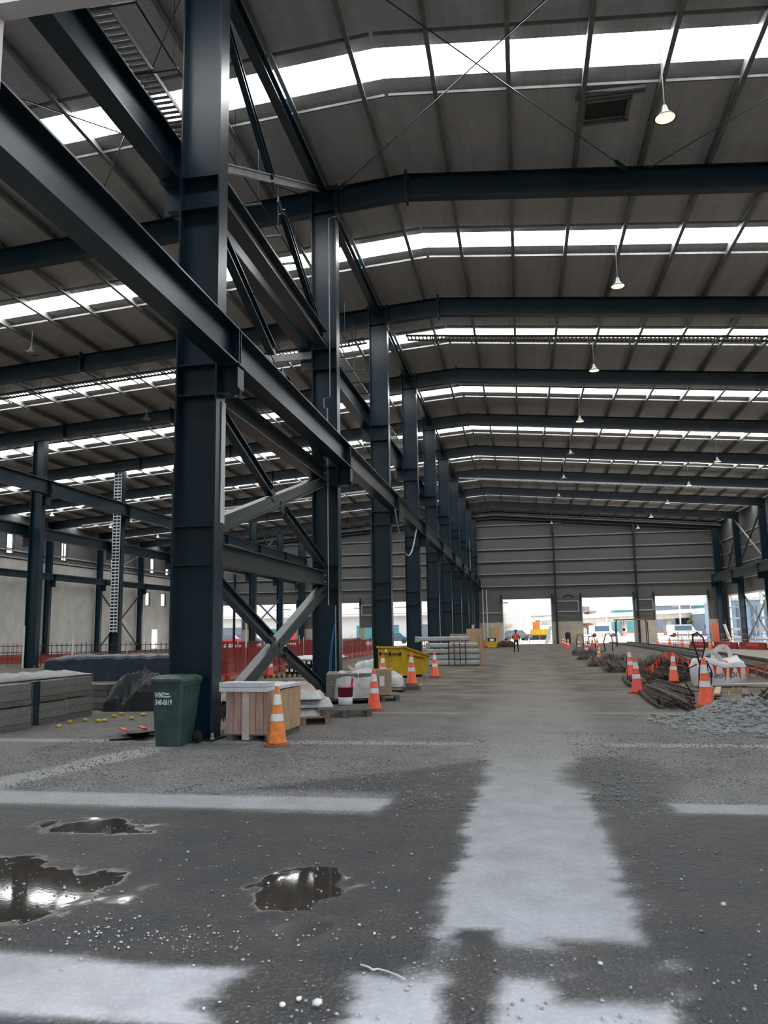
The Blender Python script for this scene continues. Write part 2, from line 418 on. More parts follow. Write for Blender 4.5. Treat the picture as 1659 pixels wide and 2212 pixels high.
# ------------------------------------------------------------------ roof: sheeting, skylight panes, purlins, bridging bars
XL, XR, Y0, Y1 = -44.6, 22.9, 3.5, 94.9
PX = [-3.5 + 1.83*k for k in range(0, 15)] + [-3.5 - 1.83*k for k in range(1, 23)]
PX = sorted(x for x in PX if XL + .2 < x < XR - .2)
def strip(i): m = (FY(i) + FY(i-1))/2; return m - .45, m + .62          # skylight strip of bay i (between frames i-1 and i)
def ceiling():
    b = MB()
    ysegs = []; y = Y0
    for i in range(1, 11):
        a, c = strip(i); ysegs.append((y, a)); y = c
    ysegs.append((y, Y1))
    for a, c in ysegs:
        for x0, x1 in ((XL, -2.9), (-2.9, XR)):
            z0 = ZR(x0) + .30; z1 = ZR(x1) + .30
            b.add([(x0,a,z0),(x1,a,z1),(x1,c,z1),(x0,c,z0),(x0,a,z0+.06),(x1,a,z1+.06),(x1,c,z1+.06),(x0,c,z0+.06)],
                  [(3,2,1,0),(4,5,6,7),(0,1,5,4),(1,2,6,5),(2,3,7,6),(3,0,4,7)])
    root = struct(b.build('ceiling', FOIL))
    for x in PX:                                       # purlins: light C sections on the rafters
        z = ZR(x); p = MB()
        p.box(x-.012, x+.012, Y0, Y1-.1, z+.02, z+.285); p.box(x-.012, x+.10, Y0, Y1-.1, z+.015, z+.035); p.box(x+.085, x+.10, Y0, Y1-.1, z+.035, z+.06)
        p.build('purlin', PURLIN, root)
    edges = [XL+.1] + PX + [XR-.1]
    n = 0; rest = MB()
    for i in range(1, 11):
        a, c = strip(i)
        for x0, x1 in zip(edges[:-1], edges[1:]):
            parts = [(x0, x1)] if not (x0 < -2.9 < x1) else [(x0, -2.9), (-2.9, x1)]
            for u, v in parts:
                zz0 = ZR(u) + .33; zz1 = ZR(v) + .33; q = MB(); e = 0
                q.add([(u+e,a,zz0),(v-e,a,zz1),(v-e,c,zz1),(u+e,c,zz0),(u+e,a,zz0+.02),(v-e,a,zz1+.02),(v-e,c,zz1+.02),(u+e,c,zz0+.02)],
                      [(3,2,1,0),(4,5,6,7),(0,1,5,4),(1,2,6,5),(2,3,7,6),(3,0,4,7)])
                if n < 300: q.build('skylight_pane', SKYL, root)
                else: rest.add(q.v, q.f)
                n += 1
        m = (FY(i) + FY(i-1))/2
        for yy in (m - 1.1, m + 1.05):                 # bridging bars between purlins
            q = MB()
            q.bar((XL+.3, yy, ZR(XL+.3)+.15), (-2.95, yy, ZR(-2.95)+.15), .05, .07)
            q.bar((-2.85, yy, ZR(-2.85)+.15), (XR-.3, yy, ZR(XR-.3)+.15), .05, .07)
            q.build('bridging_bar', GALV if i > 2 else PURLIN, root)
    if rest.v: tag(rest.build('skylight_panes_far', SKYL, root), None, None, None, 'stuff')
    return root
ceil_ = ceiling()

# ------------------------------------------------------------------ walls
def cells(u0, u1, z0, z1, holes):
    us = sorted({u0, u1, *[min(max(h[0], u0), u1) for h in holes], *[min(max(h[1], u0), u1) for h in holes]})
    zs = sorted({z0, z1, *[min(max(h[2], z0), z1) for h in holes], *[min(max(h[3], z0), z1) for h in holes]})
    out = []
    for a, c in zip(us[:-1], us[1:]):
        run = None
        for d, e in zip(zs[:-1], zs[1:]):
            cu, cz = (a+c)/2, (d+e)/2
            if any(h[0] < cu < h[1] and h[2] < cz < h[3] for h in holes):
                if run: out.append((a, c, *run)); run = None
            else: run = (run[0], e) if run else (d, e)
        if run: out.append((a, c, *run))
    return out
# far wall: dark cladding pierced by the roller-door openings
DOORS = [(-40.5,-34.7),(-33.3,-27.6),(-25.4,-19.6),(-17.2,-11.0),(-2.25,3.42),(6.9,12.68),(15.09,20.85)]
DT = 4.78
GIRT = mat('girt_galvanised', (.24, .24, .235), .5, .1, .15, 3)
def far_wall():
    b = MB()
    holes = [(a, c, -2, DT) for a, c in DOORS] + [(-18.95,-18.05,-2,1.75)]
    for a, c, d, e in cells(XL, XR, -.9, 11.4, holes): b.box(a, c, 94.75, 94.95, d, e)
    for x0, x1 in ((XL, -2.9), (-2.9, XR)):
        z0, z1 = ZR(x0)+.28, ZR(x1)+.28
        b.add([(x0,94.75,11.4),(x1,94.75,11.4),(x1,94.75,z1),(x0,94.75,z0),(x0,94.95,11.4),(x1,94.95,11.4),(x1,94.95,z1),(x0,94.95,z0)],
              [(0,1,2,3),(7,6,5,4),(0,4,5,1),(3,2,6,7),(0,3,7,4),(1,5,6,2)])
    wl = struct(b.build('wall_far', CLAD))
    for z in (6.36, 7.84, 9.33, 10.77, 12.22, 13.7):   # girts
        xs = [x for x in np.linspace(XL, XR, 400) if ZR(x) - .8 > z]
        if xs:
            q = MB(); x0, x1 = min(xs), max(xs)
            q.box(x0, x1, 94.52, 94.74, z-.05, z+.045); q.box(x0, x1, 94.52, 94.54, z-.10, z-.04); q.build('girt', GIRT, wl)
    for x in (3.95, 13.15, -17.9, -35.6, -9.6):        # wind columns
        q = MB(); q.ibeam((x,94.3,-.5), (x,94.3,ZR(x)-.75), .36, .2, .02, .015, (0,1,0)); q.build('wind_column', STEEL, wl)
    for a, c in ((-6.2,-2.25),(3.42,6.9),(12.68,15.09),(20.85,22.7)):
        q = MB(); q.box(a+.02, c-.02, 94.5, 94.74, -.9, 2.08); q.build('concrete_upstand', CONCW, wl)
    for a, c in ((-44.4,-40.5),(-34.7,-33.3),(-27.6,-25.4),(-19.6,-18.95),(-18.05,-17.2)):
        q = MB(); q.box(a+.02, c-.02, 94.55, 94.74, -.9, 1.7); q.build('concrete_upstand', CONCW, wl)
    for a, c in DOORS:                                  # white jamb trims and short stub posts over the heads
        for x in (a, c):
            q = MB(); q.box(x-.06, x+.06, 94.6, 94.98, -.9, DT+.05); q.build('door_jamb', GALV, wl)
        for x in (a-.12, c+.12):
            q = MB(); q.box(x-.09, x+.09, 94.4, 94.6, DT-.4, DT+.55); q.build('door_bracket', STEEL, wl)
    for a, c in ((3.9,6.6),(12.95,14.95),(-27.3,-25.7),(-19.3,-17.6)):   # pale frames beside the doors
        for z in (4.45, 3.25):
            q = MB(); q.bar((a,94.45,z), (c,94.45,z), .08, .12); q.build('pier_rail', GALV, wl)
        for x in (a, c-.1):
            q = MB(); q.bar((x,94.45,3.2), (x,94.45,4.5), .1, .1, (0,1,0)); q.build('pier_post', GALV, wl)
    q = MB(); q.bar((-4.9,94.4,3.25),(-2.4,94.4,3.25),.07,.1); q.build('pier_rail', GALV, wl)
    for x in (-4.1, -4.55):
        q = MB(); q.tube([(x,94.4,-.4),(x,94.4,6.0)], .05, 6); q.build('drain_pipe', WHITE_STEEL, wl)
    q = MB(); q.box(-3.75,-2.75,94.38,94.5,-.45,1.55); q.box(-3.68,-2.82,94.34,94.38,-.4,1.5); q.build('plywood_door', WOODY, wl)
    q = MB(); q.tube([(6,94.2,4.85),(5.6,94.2,5.1),(5.2,94.2,5.1),(4.8,94.2,4.85)], .09, 6); q.build('pipe_bend', STEEL, wl)
    for k in range(2):                                  # twin roof-edge trim below the sheeting
        for x0, x1 in ((XL+.2,-2.9),(-2.9,XR-.2)):
            q = MB(); q.bar((x0,94.2-.7*k,ZR(x0)-.05-.3*k),(x1,94.2-.7*k,ZR(x1)-.05-.3*k),.14,.12); q.build('gable_trim', GALV, wl)
    return wl
wall_far = far_wall()

# left wall: tilt-up concrete panels below, cladding with slot windows above
WX = -44.3
def left_wall():
    b = MB()
    slots = [(61.56,62.58,8.75,10.5),(69.9,70.95,8.75,10.5),(79.4,80.4,8.75,10.5),(88.74,89.84,8.75,10.5),(92.9,93.9,8.75,10.5)]
    ztop = ZR(WX)+.25
    for a, c, d, e in cells(Y0, Y1, 8.3, ztop, slots): b.box(WX-.12, WX, a, c, d, e)
    wl = struct(b.build('wall_left', CLAD))
    wins = [(87.65,88.85,4.8,6.35),(91.75,93.1,4.8,6.35),(89.6,91.4,-.9,1.95)]
    edges = list(np.arange(3.5, 95, 4.55))
    for u, v in zip(edges[:-1], edges[1:]):
        hs = [h for h in wins if h[0] < v and h[1] > u]
        q = MB()
        for a, c, d, e in cells(u+.012, v-.012, -.9, 8.28, hs): q.box(WX-.16, WX+.02, a, c, d, e)
        q.build('concrete_panel', CONC, wl)
    for z in (8.45, 9.05):
        q = MB(); q.box(WX, WX+.14, Y0+.2, 94.5, z-.06, z+.06); q.build('wall_rail', GALV, wl)
    for k, (a, c, d, e) in enumerate(slots + wins[:2]):
        o = MB()
        for y in (a, c): o.box(WX-.15, WX+.04, y-.04, y+.04, d, e)
        for z in (d, e) + ((d+.45,) if k < 5 else ()): o.box(WX-.15, WX+.04, a, c, z-.035, z+.035)
        o.box(WX-.12, WX-.02, (a+c)/2-.025, (a+c)/2+.025, d, e) if k in (1,) else None
        wn = struct(o.build('window_%d' % (k+1), STEEL, None))
        g = MB(); g.box(WX-.06, WX-.05, a, c, d, e); g.build('pane', GLASS, wn)
    return wl
wall_left = left_wall()

# right wall: clad, with an unclad stretch where only white girts stand
def right_wall():
    b = MB()
    ztop = ZR(22.9)+.25
    for a, c, d, e in cells(Y0, Y1, -.9, ztop, [(76.6,92.6,-2,4.68)]): b.box(22.8, 22.95, a, c, d, e)
    wl = struct(b.build('wall_right', CLAD))
    for z in (4.62, 3.3, 2.1, .95, .1):
        q = MB(); q.bar((22.7,76.7,z),(22.7,92.5,z),.12,.26 if z == .95 else .17); q.build('girt', WHITE_STEEL, wl)
    for y in (76.7, 80.9, 92.5):
        q = MB(); q.bar((22.72,y,-.5),(22.72,y,4.66),.2,.2,(0,1,0)); q.build('girt_post', WHITE_STEEL, wl)
    for z in (6.2, 7.8, 9.3, 10.8):
        q = MB(); q.bar((22.7,Y0+.2,z),(22.7,94.4,z),.1,.1); q.build('girt', GALV, wl)
    for a, c in (((85.6,-.4),(76.5,4.6)),((76.5,-.4),(85.6,4.6)),((85.6,5),(94,11.5)),((94,5),(85.6,11.5))):
        q = MB(); q.bar((22.35,a[0],a[1]),(22.35,c[0],c[1]),.14,.14); q.build('wall_brace', STEEL2, wl)
    return wl
wall_right = right_wall()

# wall at the camera's end: the photographer stands in its doorway
def front_wall():
    b = MB()
    for a, c, d, e in cells(XL, XR, -.1, 11.4, [(-2.80,3.7,-2,5.27)]): b.box(a, c, 3.5, 3.62, d, e)
    for x0, x1 in ((XL,-2.9),(-2.9,XR)):
        z0, z1 = ZR(x0)+.28, ZR(x1)+.28
        b.add([(x0,3.5,11.4),(x1,3.5,11.4),(x1,3.5,z1),(x0,3.5,z0),(x0,3.62,11.4),(x1,3.62,11.4),(x1,3.62,z1),(x0,3.62,z0)],
              [(0,1,2,3),(7,6,5,4),(0,4,5,1),(3,2,6,7),(0,3,7,4),(1,5,6,2)])
    return struct(b.build('wall_front', PALE))
wall_front = front_wall()

# trackside slab and the sunken rail track on the right
q = MB()
def gz(y): return G(y)
for a, c in zip(np.linspace(20,94.4,12)[:-1], np.linspace(20,94.4,12)[1:]):
    x0 = 12.0
    q.add([(x0,a,gz(a)+.02),(22.7,a,gz(a)+.02),(22.7,c,gz(c)+.02),(x0,c,gz(c)+.02),(x0,a,gz(a)-.2),(22.7,a,gz(a)-.2),(22.7,c,gz(c)-.2),(x0,c,gz(c)-.2)],
          [(0,1,2,3),(7,6,5,4),(0,4,5,1),(3,2,6,7),(0,3,7,4),(1,5,6,2)])
SLAB = mat('trackside_slab', (.27, .235, .19), .8, 0, .15, .6, .1, 10)
struct(q.build('trim_1', SLAB))

# ================================================================== STEEL FRAME
ORD = ['', 'nearest', 'second', 'third', 'fourth', 'fifth', 'sixth', 'seventh', 'eighth', 'ninth', 'last']
AX = -5.43
def icol(root, depth, flw, H, tf=.03, tw=.02, m=STEEL):
    # I-section column, web across the hall, at local origin
    q = MB(); q.box(-depth/2+tf, depth/2-tf, -tw/2, tw/2, .03, H); q.build('web', m, root)
    for s in (-1, 1):
        q = MB(); q.box(s*depth/2-(tf if s > 0 else 0), s*depth/2+(0 if s > 0 else tf), -flw/2, flw/2, .03, H); q.build('flange', m, root)
    q = MB(); q.box(-depth/2-.08, depth/2+.08, -flw/2-.08, flw/2+.08, -.01, .03); bp = q.build('base_plate', m, root)
    for sx in (-1, 1):
        for sy in (-1, 1):
            b = MB(); x = sx*(depth/2+.03 if True else 0); y = sy*(flw/2+.03)
            b.lathe([(.022,.03),(.022,.13)], 6, (x,y,0)); b.lathe([(.04,.03),(.04,.06)], 6, (x,y,0)); b.build('anchor_bolt', GALV, bp)
def stiff(root, z, depth, flw, tf=.03):
    q = MB()
    for s in (-1, 1): q.box(-depth/2+tf, depth/2-tf, s*.012 if s > 0 else -flw/2+.015, flw/2-.015 if s > 0 else -.012, z-.012, z+.012)
    q.build('stiffener', STEEL, root)
LBL_A = {
 1: 'dark blue steel column nearest the camera, standing behind the green wheelie bin',
 2: 'second steel column from the camera, with a bright blue hose up its side',
 3: 'third steel column of the middle row, right behind the yellow skip',
 4: 'fourth steel column of the middle row, next beyond the yellow skip',
 5: 'fifth steel column of the middle row, behind the grey barrier rail stack',
 6: 'sixth steel column of the middle row, counted from the camera',
 7: 'seventh steel column of the middle row, counted from the camera',
 8: 'eighth steel column of the middle row, counted from the camera',
 9: 'ninth column of the middle row, with the blue chain hoist hanging against it',
 10: 'last steel column of the middle row, against the far cladding wall'}
for i in range(1, 11):
    y = FY(i) if i < 10 else 94.2
    g = G(y); H = ZR(AX) - .05 - g
    c = thing('steel_column', LBL_A[i], 'column', (AX, y, g), 0, 'middle row of hall columns')
    icol(c, .76, .40, H)
    for z in (9.94, 9.32, 6.38, 5.83, 3.53, 2.87): stiff(c, z-g, .76, .40)
    # right bracket under the low crane runway
    q = MB(); z0, z1 = 5.83-g, 6.36-g
    q.box(.38, .74, -.012, .012, z0, z1); q.box(.38, .78, -.17, .17, z1-.03, z1); q.box(.38, .62, -.15, .15, z0, z0+.025); q.box(.72, .745, -.15, .15, z0+.1, z1)
    q.build('crane_bracket', STEEL, c)
    # left bracket under the high crane runway
    q = MB(); z0, z1 = 9.32-g, 9.94-g
    q.box(-.76, -.38, -.012, .012, z0, z1); q.box(-.8, -.38, -.19, .19, z1-.03, z1); q.box(-.62, -.38, -.17, .17, z0, z0+.025)
    q.build('crane_bracket', STEEL, c)
    q = MB(); q.box(-.47, .47, -.24, .24, H-.06, H+.06); q.build('cap_plate', STEEL, c)
    for s in (-1, 1):
        q = MB(); q.box(s*.40-.02, s*.40+.02, -.2, .2, H-.95, H+.14); q.build('end_plate', STEEL, c)
    if i == 2:                                          # conduit, blue hoses
        q = MB(); q.tube([(.30,-.24,.4),(.30,-.24,2.4),(.10,-.24,2.42),(.10,-.24,8.1),(.0,-.24,8.15),(.0,-.24,8.4),(.18,-.24,8.45),(.18,-.24,14.0),(.42,-.24,14.05)], .018, 6); q.build('conduit', GALV, c)
        for k in range(2):
            q = MB(); q.tube([(.2+.05*k,-.3,.05),(.13+.04*k,-.3,.6),(.14+.04*k,-.28,1.0),(.2+.03*k,-.26,1.5),(.27,-.22,1.9)], .016, 6); q.build('hose', BLUEH, c)
    if i == 1:
        q = MB(); q.box(.385,.40,.02,.20,3.6,5.75); q.build('flange_strip', WHITE_STEEL, c)  # thin white strip up the right flange, ending below the crane bracket

# rafters
LBL_R = {2:'big roof rafter crossing the top of the picture, second frame from the camera',
 3:'roof rafter of the third frame, just in front of the cable tray',
 4:'roof rafter on the fourth column of the middle row', 5:'roof rafter on the fifth column of the middle row',
 6:'roof rafter on the sixth column of the middle row', 7:'roof rafter on the seventh column of the middle row, with the white tray before it',
 8:'roof rafter on the eighth column of the middle row', 9:'roof rafter on the ninth column of the middle row',
 10:'last roof rafter, flat against the far cladding wall'}
for i in range(2, 11):
    y = FY(i) if i < 10 else 94.35
    r = thing('roof_rafter', LBL_R[i], 'rafter', (-2.9, y, ZR(-2.9)), 0, 'roof rafters')
    D = .74
    for nm, x0, x1 in (('rafter_half', -44.0+2.9, 0), ('rafter_half', 0, 22.5+2.9)):
        q = MB(); q.ibeam((x0, 0, ZR(x0-2.9)-15.22-D/2), (x1, 0, ZR(x1-2.9)-15.22-D/2), D, .30, .028, .016); q.build(nm, STEEL, r)
    for x in (0, -5.3, -9.5, -16, -22.5):
        q = MB(); z = ZR(x-2.9)-15.22; q.box(x-.035, x+.035, -.19, .19, z-D-.11, z+.11); sp = q.build('splice_plate', STEEL, r)
        if i < 5:
            for zz in (-.08, -.2, -.55, -.66):
                for s in (-1, 1):
                    b = MB(); b.tube([(x-.09,s*.1,z+zz),(x+.09,s*.1,z+zz)], .022, 6); b.build('bolt', STEEL2, sp)
    for x in PX:
        if i < 6 and -20 < x < 14:
            q = MB(); xx = x+2.9; z = ZR(x)-15.22; q.box(xx-.02, xx+.03, -.09, .09, z, z+.22); q.build('purlin_cleat', STEEL, r)

# longitudinal ties along the middle row ridge
for i in range(1, 10):
    a, b_ = FY(i)+.2, (FY(i+1) if i < 9 else 94.2)-.2
    t = MB(); t.ibeam((AX, a, 14.72), (AX, b_, 14.72), .34, .24, .02, .014)
    tag(t.build('roof_tie_beam', STEEL), 'blue tie beam under the roof between the %s and %s middle columns' % (ORD[i], ORD[i+1]), 'beam', 'roof tie beams')

# crane runways
def runway(x, z0, z1, wd, frames, label, grp, stop=94.0, m=STEEL, start=None, rail=True):
    r = thing('crane_runway', label, 'crane rail', (x, frames[0][0], z0), 0, grp)
    for a, b_ in frames:
        q = MB(); q.ibeam((0, a-frames[0][0]+.01, (z1-z0)/2), (0, b_-frames[0][0]-.01, (z1-z0)/2), z1-z0, wd, .03, .016); q.build('runway_girder', m, r)
        for y in (a+.05, b_-.05):
            q = MB()
            for s in (-1, 1): q.box(.01 if s > 0 else -wd/2+.01, wd/2-.01 if s > 0 else -.01, y-frames[0][0]-.01, y-frames[0][0]+.01, .03, z1-z0-.03)
            q.build('stiffener', m, r)
    if rail:
        q = MB(); L_ = frames[-1][1]-frames[0][0]; q.box(-.03, .03, .02, L_-.02, z1-z0, z1-z0+.09); q.build('rail', STEEL2, r)
    return r
spansA = [(3.7, FY(1))] + [(FY(i), FY(i+1)) for i in range(1, 9)] + [(FY(9), 93.9)]
runway(-4.87, 6.36, 7.02, .36, spansA, 'dark steel crane runway beam sweeping past the right of the middle columns', 'crane runways')
runway(-6.02, 9.94, 10.72, .36, [(3.7, FY(1))] + [(FY(i), FY(i+1)) for i in range(1, 9)] + [(FY(9), 93.9)], 'high crane runway beam on the left side of the middle columns', 'crane runways')
runway(21.45, 6.2, 7.02, .36, [(FY(i), FY(i+1)) for i in range(5, 9)] + [(FY(9), 94.0)], 'grey crane runway beam along the right-hand wall columns', 'crane runways', m=STEEL2)
BX = -26.83
runway(-26.2, 9.5, 10.3, .36, [(FY(i), FY(i+1)) for i in range(2, 9)] + [(FY(9), 93.9)], 'upper crane runway beam on the near side of the left column row', 'crane runways')
runway(-27.5, 7.2, 7.8, .34, [(FY(i), FY(i+1)) for i in range(3, 9)] + [(FY(9), 93.9)], 'lower crane runway beam behind the left column row', 'crane runways')
runway(-43.1, 6.6, 7.15, .3, [(FY(i), FY(i+1)) for i in range(4, 9)] + [(FY(9), 93.9)], 'crane runway beam in front of the concrete left wall', 'crane runways')

# bracing between the two nearest columns (plane of the row)
def brace(name, a, b_, w, h, label, m=STEEL2, gus=True, up=(1,0,0)):
    a = Vector(a); b_ = Vector(b_)
    t = thing(name, label, 'brace', a, 0, 'bracing between the two nearest columns')
    d = b_-a; u = d.normalized()
    q = MB()
    nrm = Vector((1,0,0)); side = u.cross(nrm).normalized()
    q.bar(u*.35, d-u*.35, .03, h, side)                 # web facing the aisle
    q.bar(u*.35+side*(h/2), d-u*.35+side*(h/2), w, .03, side)
    q.bar(u*.35-side*(h/2), d-u*.35-side*(h/2), w, .03, side)
    q.build('member', m, t)
    if gus:
        for e, s in ((Vector((0,0,0)), 1), (d, -1)):
            g_ = MB(); g_.bar(e, e+u*s*.55, .025, h*1.15, side); gp = g_.build('gusset_plate', m, t)
            for k in range(3):
                for j in (-1, 1):
                    c = e+u*s*(.36+.07*k)+side*(j*h*.28); bb = MB(); bb.tube([c-nrm*.05, c+nrm*.05], .022, 6); bb.build('bolt', STEEL2, gp)
    return t
Ya, Yb = FY(1)+.22, FY(2)-.22
def strut(z0, z1, label, w=.26, m=STEEL2):
    t = thing('column_strut', label, 'beam', (AX, Ya, z0), 0, 'struts between the two nearest columns')
    q = MB(); q.ibeam((0,.25,(z1-z0)/2),(0,Yb-Ya-.25,(z1-z0)/2), z1-z0, w, .025, .02); q.build('member', m, t)
    for y in (0, Yb-Ya-.3):
        q = MB(); q.box(-.02, .02, y, y+.3, .02, z1-z0-.02); e = q.build('end_plate', m, t)
        for z in (.1, z1-z0-.1):
            bb = MB(); bb.tube([(-.06,y+.15,z),(.06,y+.15,z)], .025, 6); bb.build('bolt', GALV, e)
strut(2.95, 3.34, 'grey-green steel strut at head height above the low cross brace')
strut(5.86, 6.26, 'dark steel strut just under the low crane runway', .34)
strut(9.86, 10.34, 'high steel strut between the two nearest columns, level with the upper crane runway', .34)
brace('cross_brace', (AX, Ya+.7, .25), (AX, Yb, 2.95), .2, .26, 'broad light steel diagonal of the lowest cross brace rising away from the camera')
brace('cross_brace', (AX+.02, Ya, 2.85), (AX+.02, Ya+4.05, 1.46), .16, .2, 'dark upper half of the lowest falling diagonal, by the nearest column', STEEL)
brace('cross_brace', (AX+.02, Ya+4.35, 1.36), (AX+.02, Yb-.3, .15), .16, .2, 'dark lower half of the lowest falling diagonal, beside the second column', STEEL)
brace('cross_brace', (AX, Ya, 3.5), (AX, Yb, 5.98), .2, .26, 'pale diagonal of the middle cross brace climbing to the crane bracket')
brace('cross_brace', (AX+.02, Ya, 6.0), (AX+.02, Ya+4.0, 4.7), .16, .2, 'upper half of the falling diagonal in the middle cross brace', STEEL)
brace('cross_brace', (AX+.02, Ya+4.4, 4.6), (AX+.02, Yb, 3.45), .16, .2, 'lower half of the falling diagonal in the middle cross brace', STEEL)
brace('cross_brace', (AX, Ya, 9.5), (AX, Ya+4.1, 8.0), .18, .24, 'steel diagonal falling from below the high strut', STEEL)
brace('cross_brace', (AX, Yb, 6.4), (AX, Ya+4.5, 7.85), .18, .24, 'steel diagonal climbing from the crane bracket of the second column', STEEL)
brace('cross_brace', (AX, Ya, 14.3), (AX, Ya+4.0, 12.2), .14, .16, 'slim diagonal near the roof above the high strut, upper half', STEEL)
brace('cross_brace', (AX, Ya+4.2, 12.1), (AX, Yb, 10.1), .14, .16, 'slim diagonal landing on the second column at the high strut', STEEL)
brace('cross_brace', (AX, Ya, 10.42), (AX, Yb, 14.95), .10, .14, 'slim pale diagonal rising from the nearest column to the top of the second column', PURLIN, False)
t = MB(); t.bar((-7.4, FY(2)-.1, 9.75), (-5.82, FY(2)-.1, 9.78), .12, .22); tag(t.build('galvanised_strut', GALV), 'short bright galvanised strut beside the second column', 'strut')

# left column row with the cable ladder
LBL_B = {4:'leftmost blue steel column, in front of the concrete wall', 5:'left-row steel column carrying the long white cable ladder',
 6:'left-row steel column half hidden by the nearest column', 7:'left-row steel column peeping out beside the nearest column',
 8:'left-row column seen inside the low cross brace, left of the two', 9:'left-row column seen inside the low cross brace, right of the two',
 10:'left-row column at the far wall, seen beside the second column'}
for i in range(4, 11):
    y = FY(i) if i < 10 else 94.2; g = G(y); H = ZR(BX)-.74-g
    c = thing('steel_column', LBL_B[i], 'column', (BX, y, g), 0, 'left row of hall columns')
    icol(c, .70, .40, H)
    q = MB(); z0, z1 = 8.9-g, 9.5-g; q.box(.35,.8,-.012,.012,z0,z1); q.box(.35,.82,-.17,.17,z1-.03,z1); q.box(.35,.6,-.15,.15,z0,z0+.03); q.build('crane_bracket', STEEL, c)
    q = MB(); z0, z1 = 6.6-g, 7.2-g; q.box(-.85,-.35,-.012,.012,z0,z1); q.box(-.85,-.35,-.17,.17,z1-.03,z1); q.box(-.6,-.35,-.15,.15,z0,z0+.03); q.build('crane_bracket', STEEL, c)
    if i == 5:
        q = MB()
        for x in (-.26, 0, .26): q.box(x-.02, x+.02, -.3, -.26, 1.9, H-.1)
        ld = q.build('cable_ladder', WHITE_STEEL, c)
        q = MB(); q.box(-.26, .26, -.29, -.27, -.045, .045); rm = q.mesh('rung', WHITE_STEEL); z = 2.0
        while z < H-.2: put('rung', rm, ld, (0,0,z)); z += .22
# rod bracing inside the left row
for a, b_, lab in (((BX,FY(8)+.2,4.9),(BX,FY(9)-.2,2.2),'upper'),((BX,FY(9)-.2,5.0),(BX,FY(8)+.2,2.0),'lower'),((BX,FY(8)+.2,2.0),(BX,FY(9)-.2,-.2),'bottom'),((BX,FY(9)-.2,8.6),(BX,FY(8)+.2,13.0),'top rising'),((BX,FY(8)+.2,8.6),(BX,FY(9)-.2,12.6),'top falling')):
    t = MB(); t.bar(a, b_, .12, .12); tag(t.build('brace_rod', STEEL2), '%s slim diagonal between left-row columns behind the low cross brace' % lab, 'brace', 'left row bracing')
# left wall columns
for i, lab in ((6,'blue wall column at the far left edge of the concrete wall'),(7,'blue wall column just right of the leftmost hall column'),(8,'blue wall column left of the cable ladder column'),(9,'blue wall column right of the cable ladder column')):
    y = FY(i); g = G(y); c = thing('wall_column', lab, 'column', (-43.75, y, g), 0, 'left wall columns'); H = ZR(-43.75)-.74-g
    icol(c, .56, .34, H)
    q = MB(); z0, z1 = 6.0-g, 6.6-g; q.box(.28,.8,-.15,.15,z1-.03,z1); q.box(.28,.75,-.012,.012,z0,z1); q.build('crane_bracket', STEEL, c)
for a, b_, lab in (((-43.75,FY(8)+.2,5.9),(-43.75,FY(9)-.2,0),'falling'),((-43.75,FY(8)+.2,0),(-43.75,FY(9)-.2,5.9),'rising')):
    t = MB(); t.bar(a, b_, .13, .13); tag(t.build('brace_rod', STEEL2), '%s diagonal of the cross brace behind the cable ladder column' % lab, 'brace', 'left wall bracing')
for a, b_, lab in (((-43.75,FY(8)+.2,7.4),(-43.75,FY(9)-.2,10.6),'rising'),((-43.75,FY(8)+.2,10.6),(-43.75,FY(9)-.2,7.4),'falling')):
    t = MB(); t.tube([a, b_], .03, 5); tag(t.build('brace_rod', GALV), 'thin %s tie rod high on the left wall by the cable ladder column' % lab, 'brace', 'left wall bracing')
# right wall columns
for i, lab in ((7,'right wall column just outside the right edge of the picture'),(8,'rightmost blue column, at the edge of the picture'),(9,'right-hand blue column in front of the white girts'),(10,'right-hand blue column in the corner of the far wall')):
    if i == 7: continue
    y = FY(i) if i < 10 else 94.2; g = G(y); c = thing('wall_column', lab, 'column', (22.12, y, g), 0, 'right wall columns'); H = ZR(22.1)-.74-g
    icol(c, .62, .36, H)
    q = MB(); z0, z1 = 5.6-g, 6.2-g; q.box(-.85,-.31,-.15,.15,z1-.03,z1); q.box(-.8,-.31,-.012,.012,z0,z1); q.box(-.55,-.31,-.15,.15,z0,z0+.03); q.build('crane_bracket', STEEL, c)
for a, b_, lab, m in (((22.1,FY(9)+.2,7.2),(22.1,FY(8)-.2,12.2),'dark rising',STEEL),((22.1,FY(9)+.2,12.2),(22.1,FY(8)-.2,7.2),'pale falling',GALV)):
    t = MB(); t.bar(a, b_, .12, .12); tag(t.build('brace_rod', m), '%s diagonal between the right wall columns above the crane runway' % lab, 'brace', 'right wall bracing')

# roof tie rods of the nearest bay
rods = [((-3.4,13.0,14.75),(3.35,21.0,14.25),'rod falling to the right'),((2.6,13.0,14.4),(-4.9,21.0,14.55),'rod falling to the left'),((3.95,21.0,14.2),(10.6,13.0,13.7),'rod at the right edge beyond the lamp'),
        ((-6.0,21.0,14.6),(-13.0,13.0,14.1),'rod left of the middle columns'),((-20.5,21.0,13.4),(-13.2,13.0,14.1),'rod at the far left'),
        ((-6.0,13.0,14.6),(-13.0,21.0,14.0),'rod crossing behind the nearest column')]
for a, b_, lab in rods:
    t = thing('roof_tie_rod', 'thin steel cross-bracing %s under the nearest roof bay' % lab, 'tie rod', a, 0, 'roof tie rods')
    d = Vector(b_)-Vector(a); u = d.normalized(); q = MB(); q.tube([(0,0,0), d], .016, 6); q.build('rod', STEEL2, t)
    q = MB(); q.bar(d-u*.5, d, .05, .12); q.build('clevis', STEEL, t)

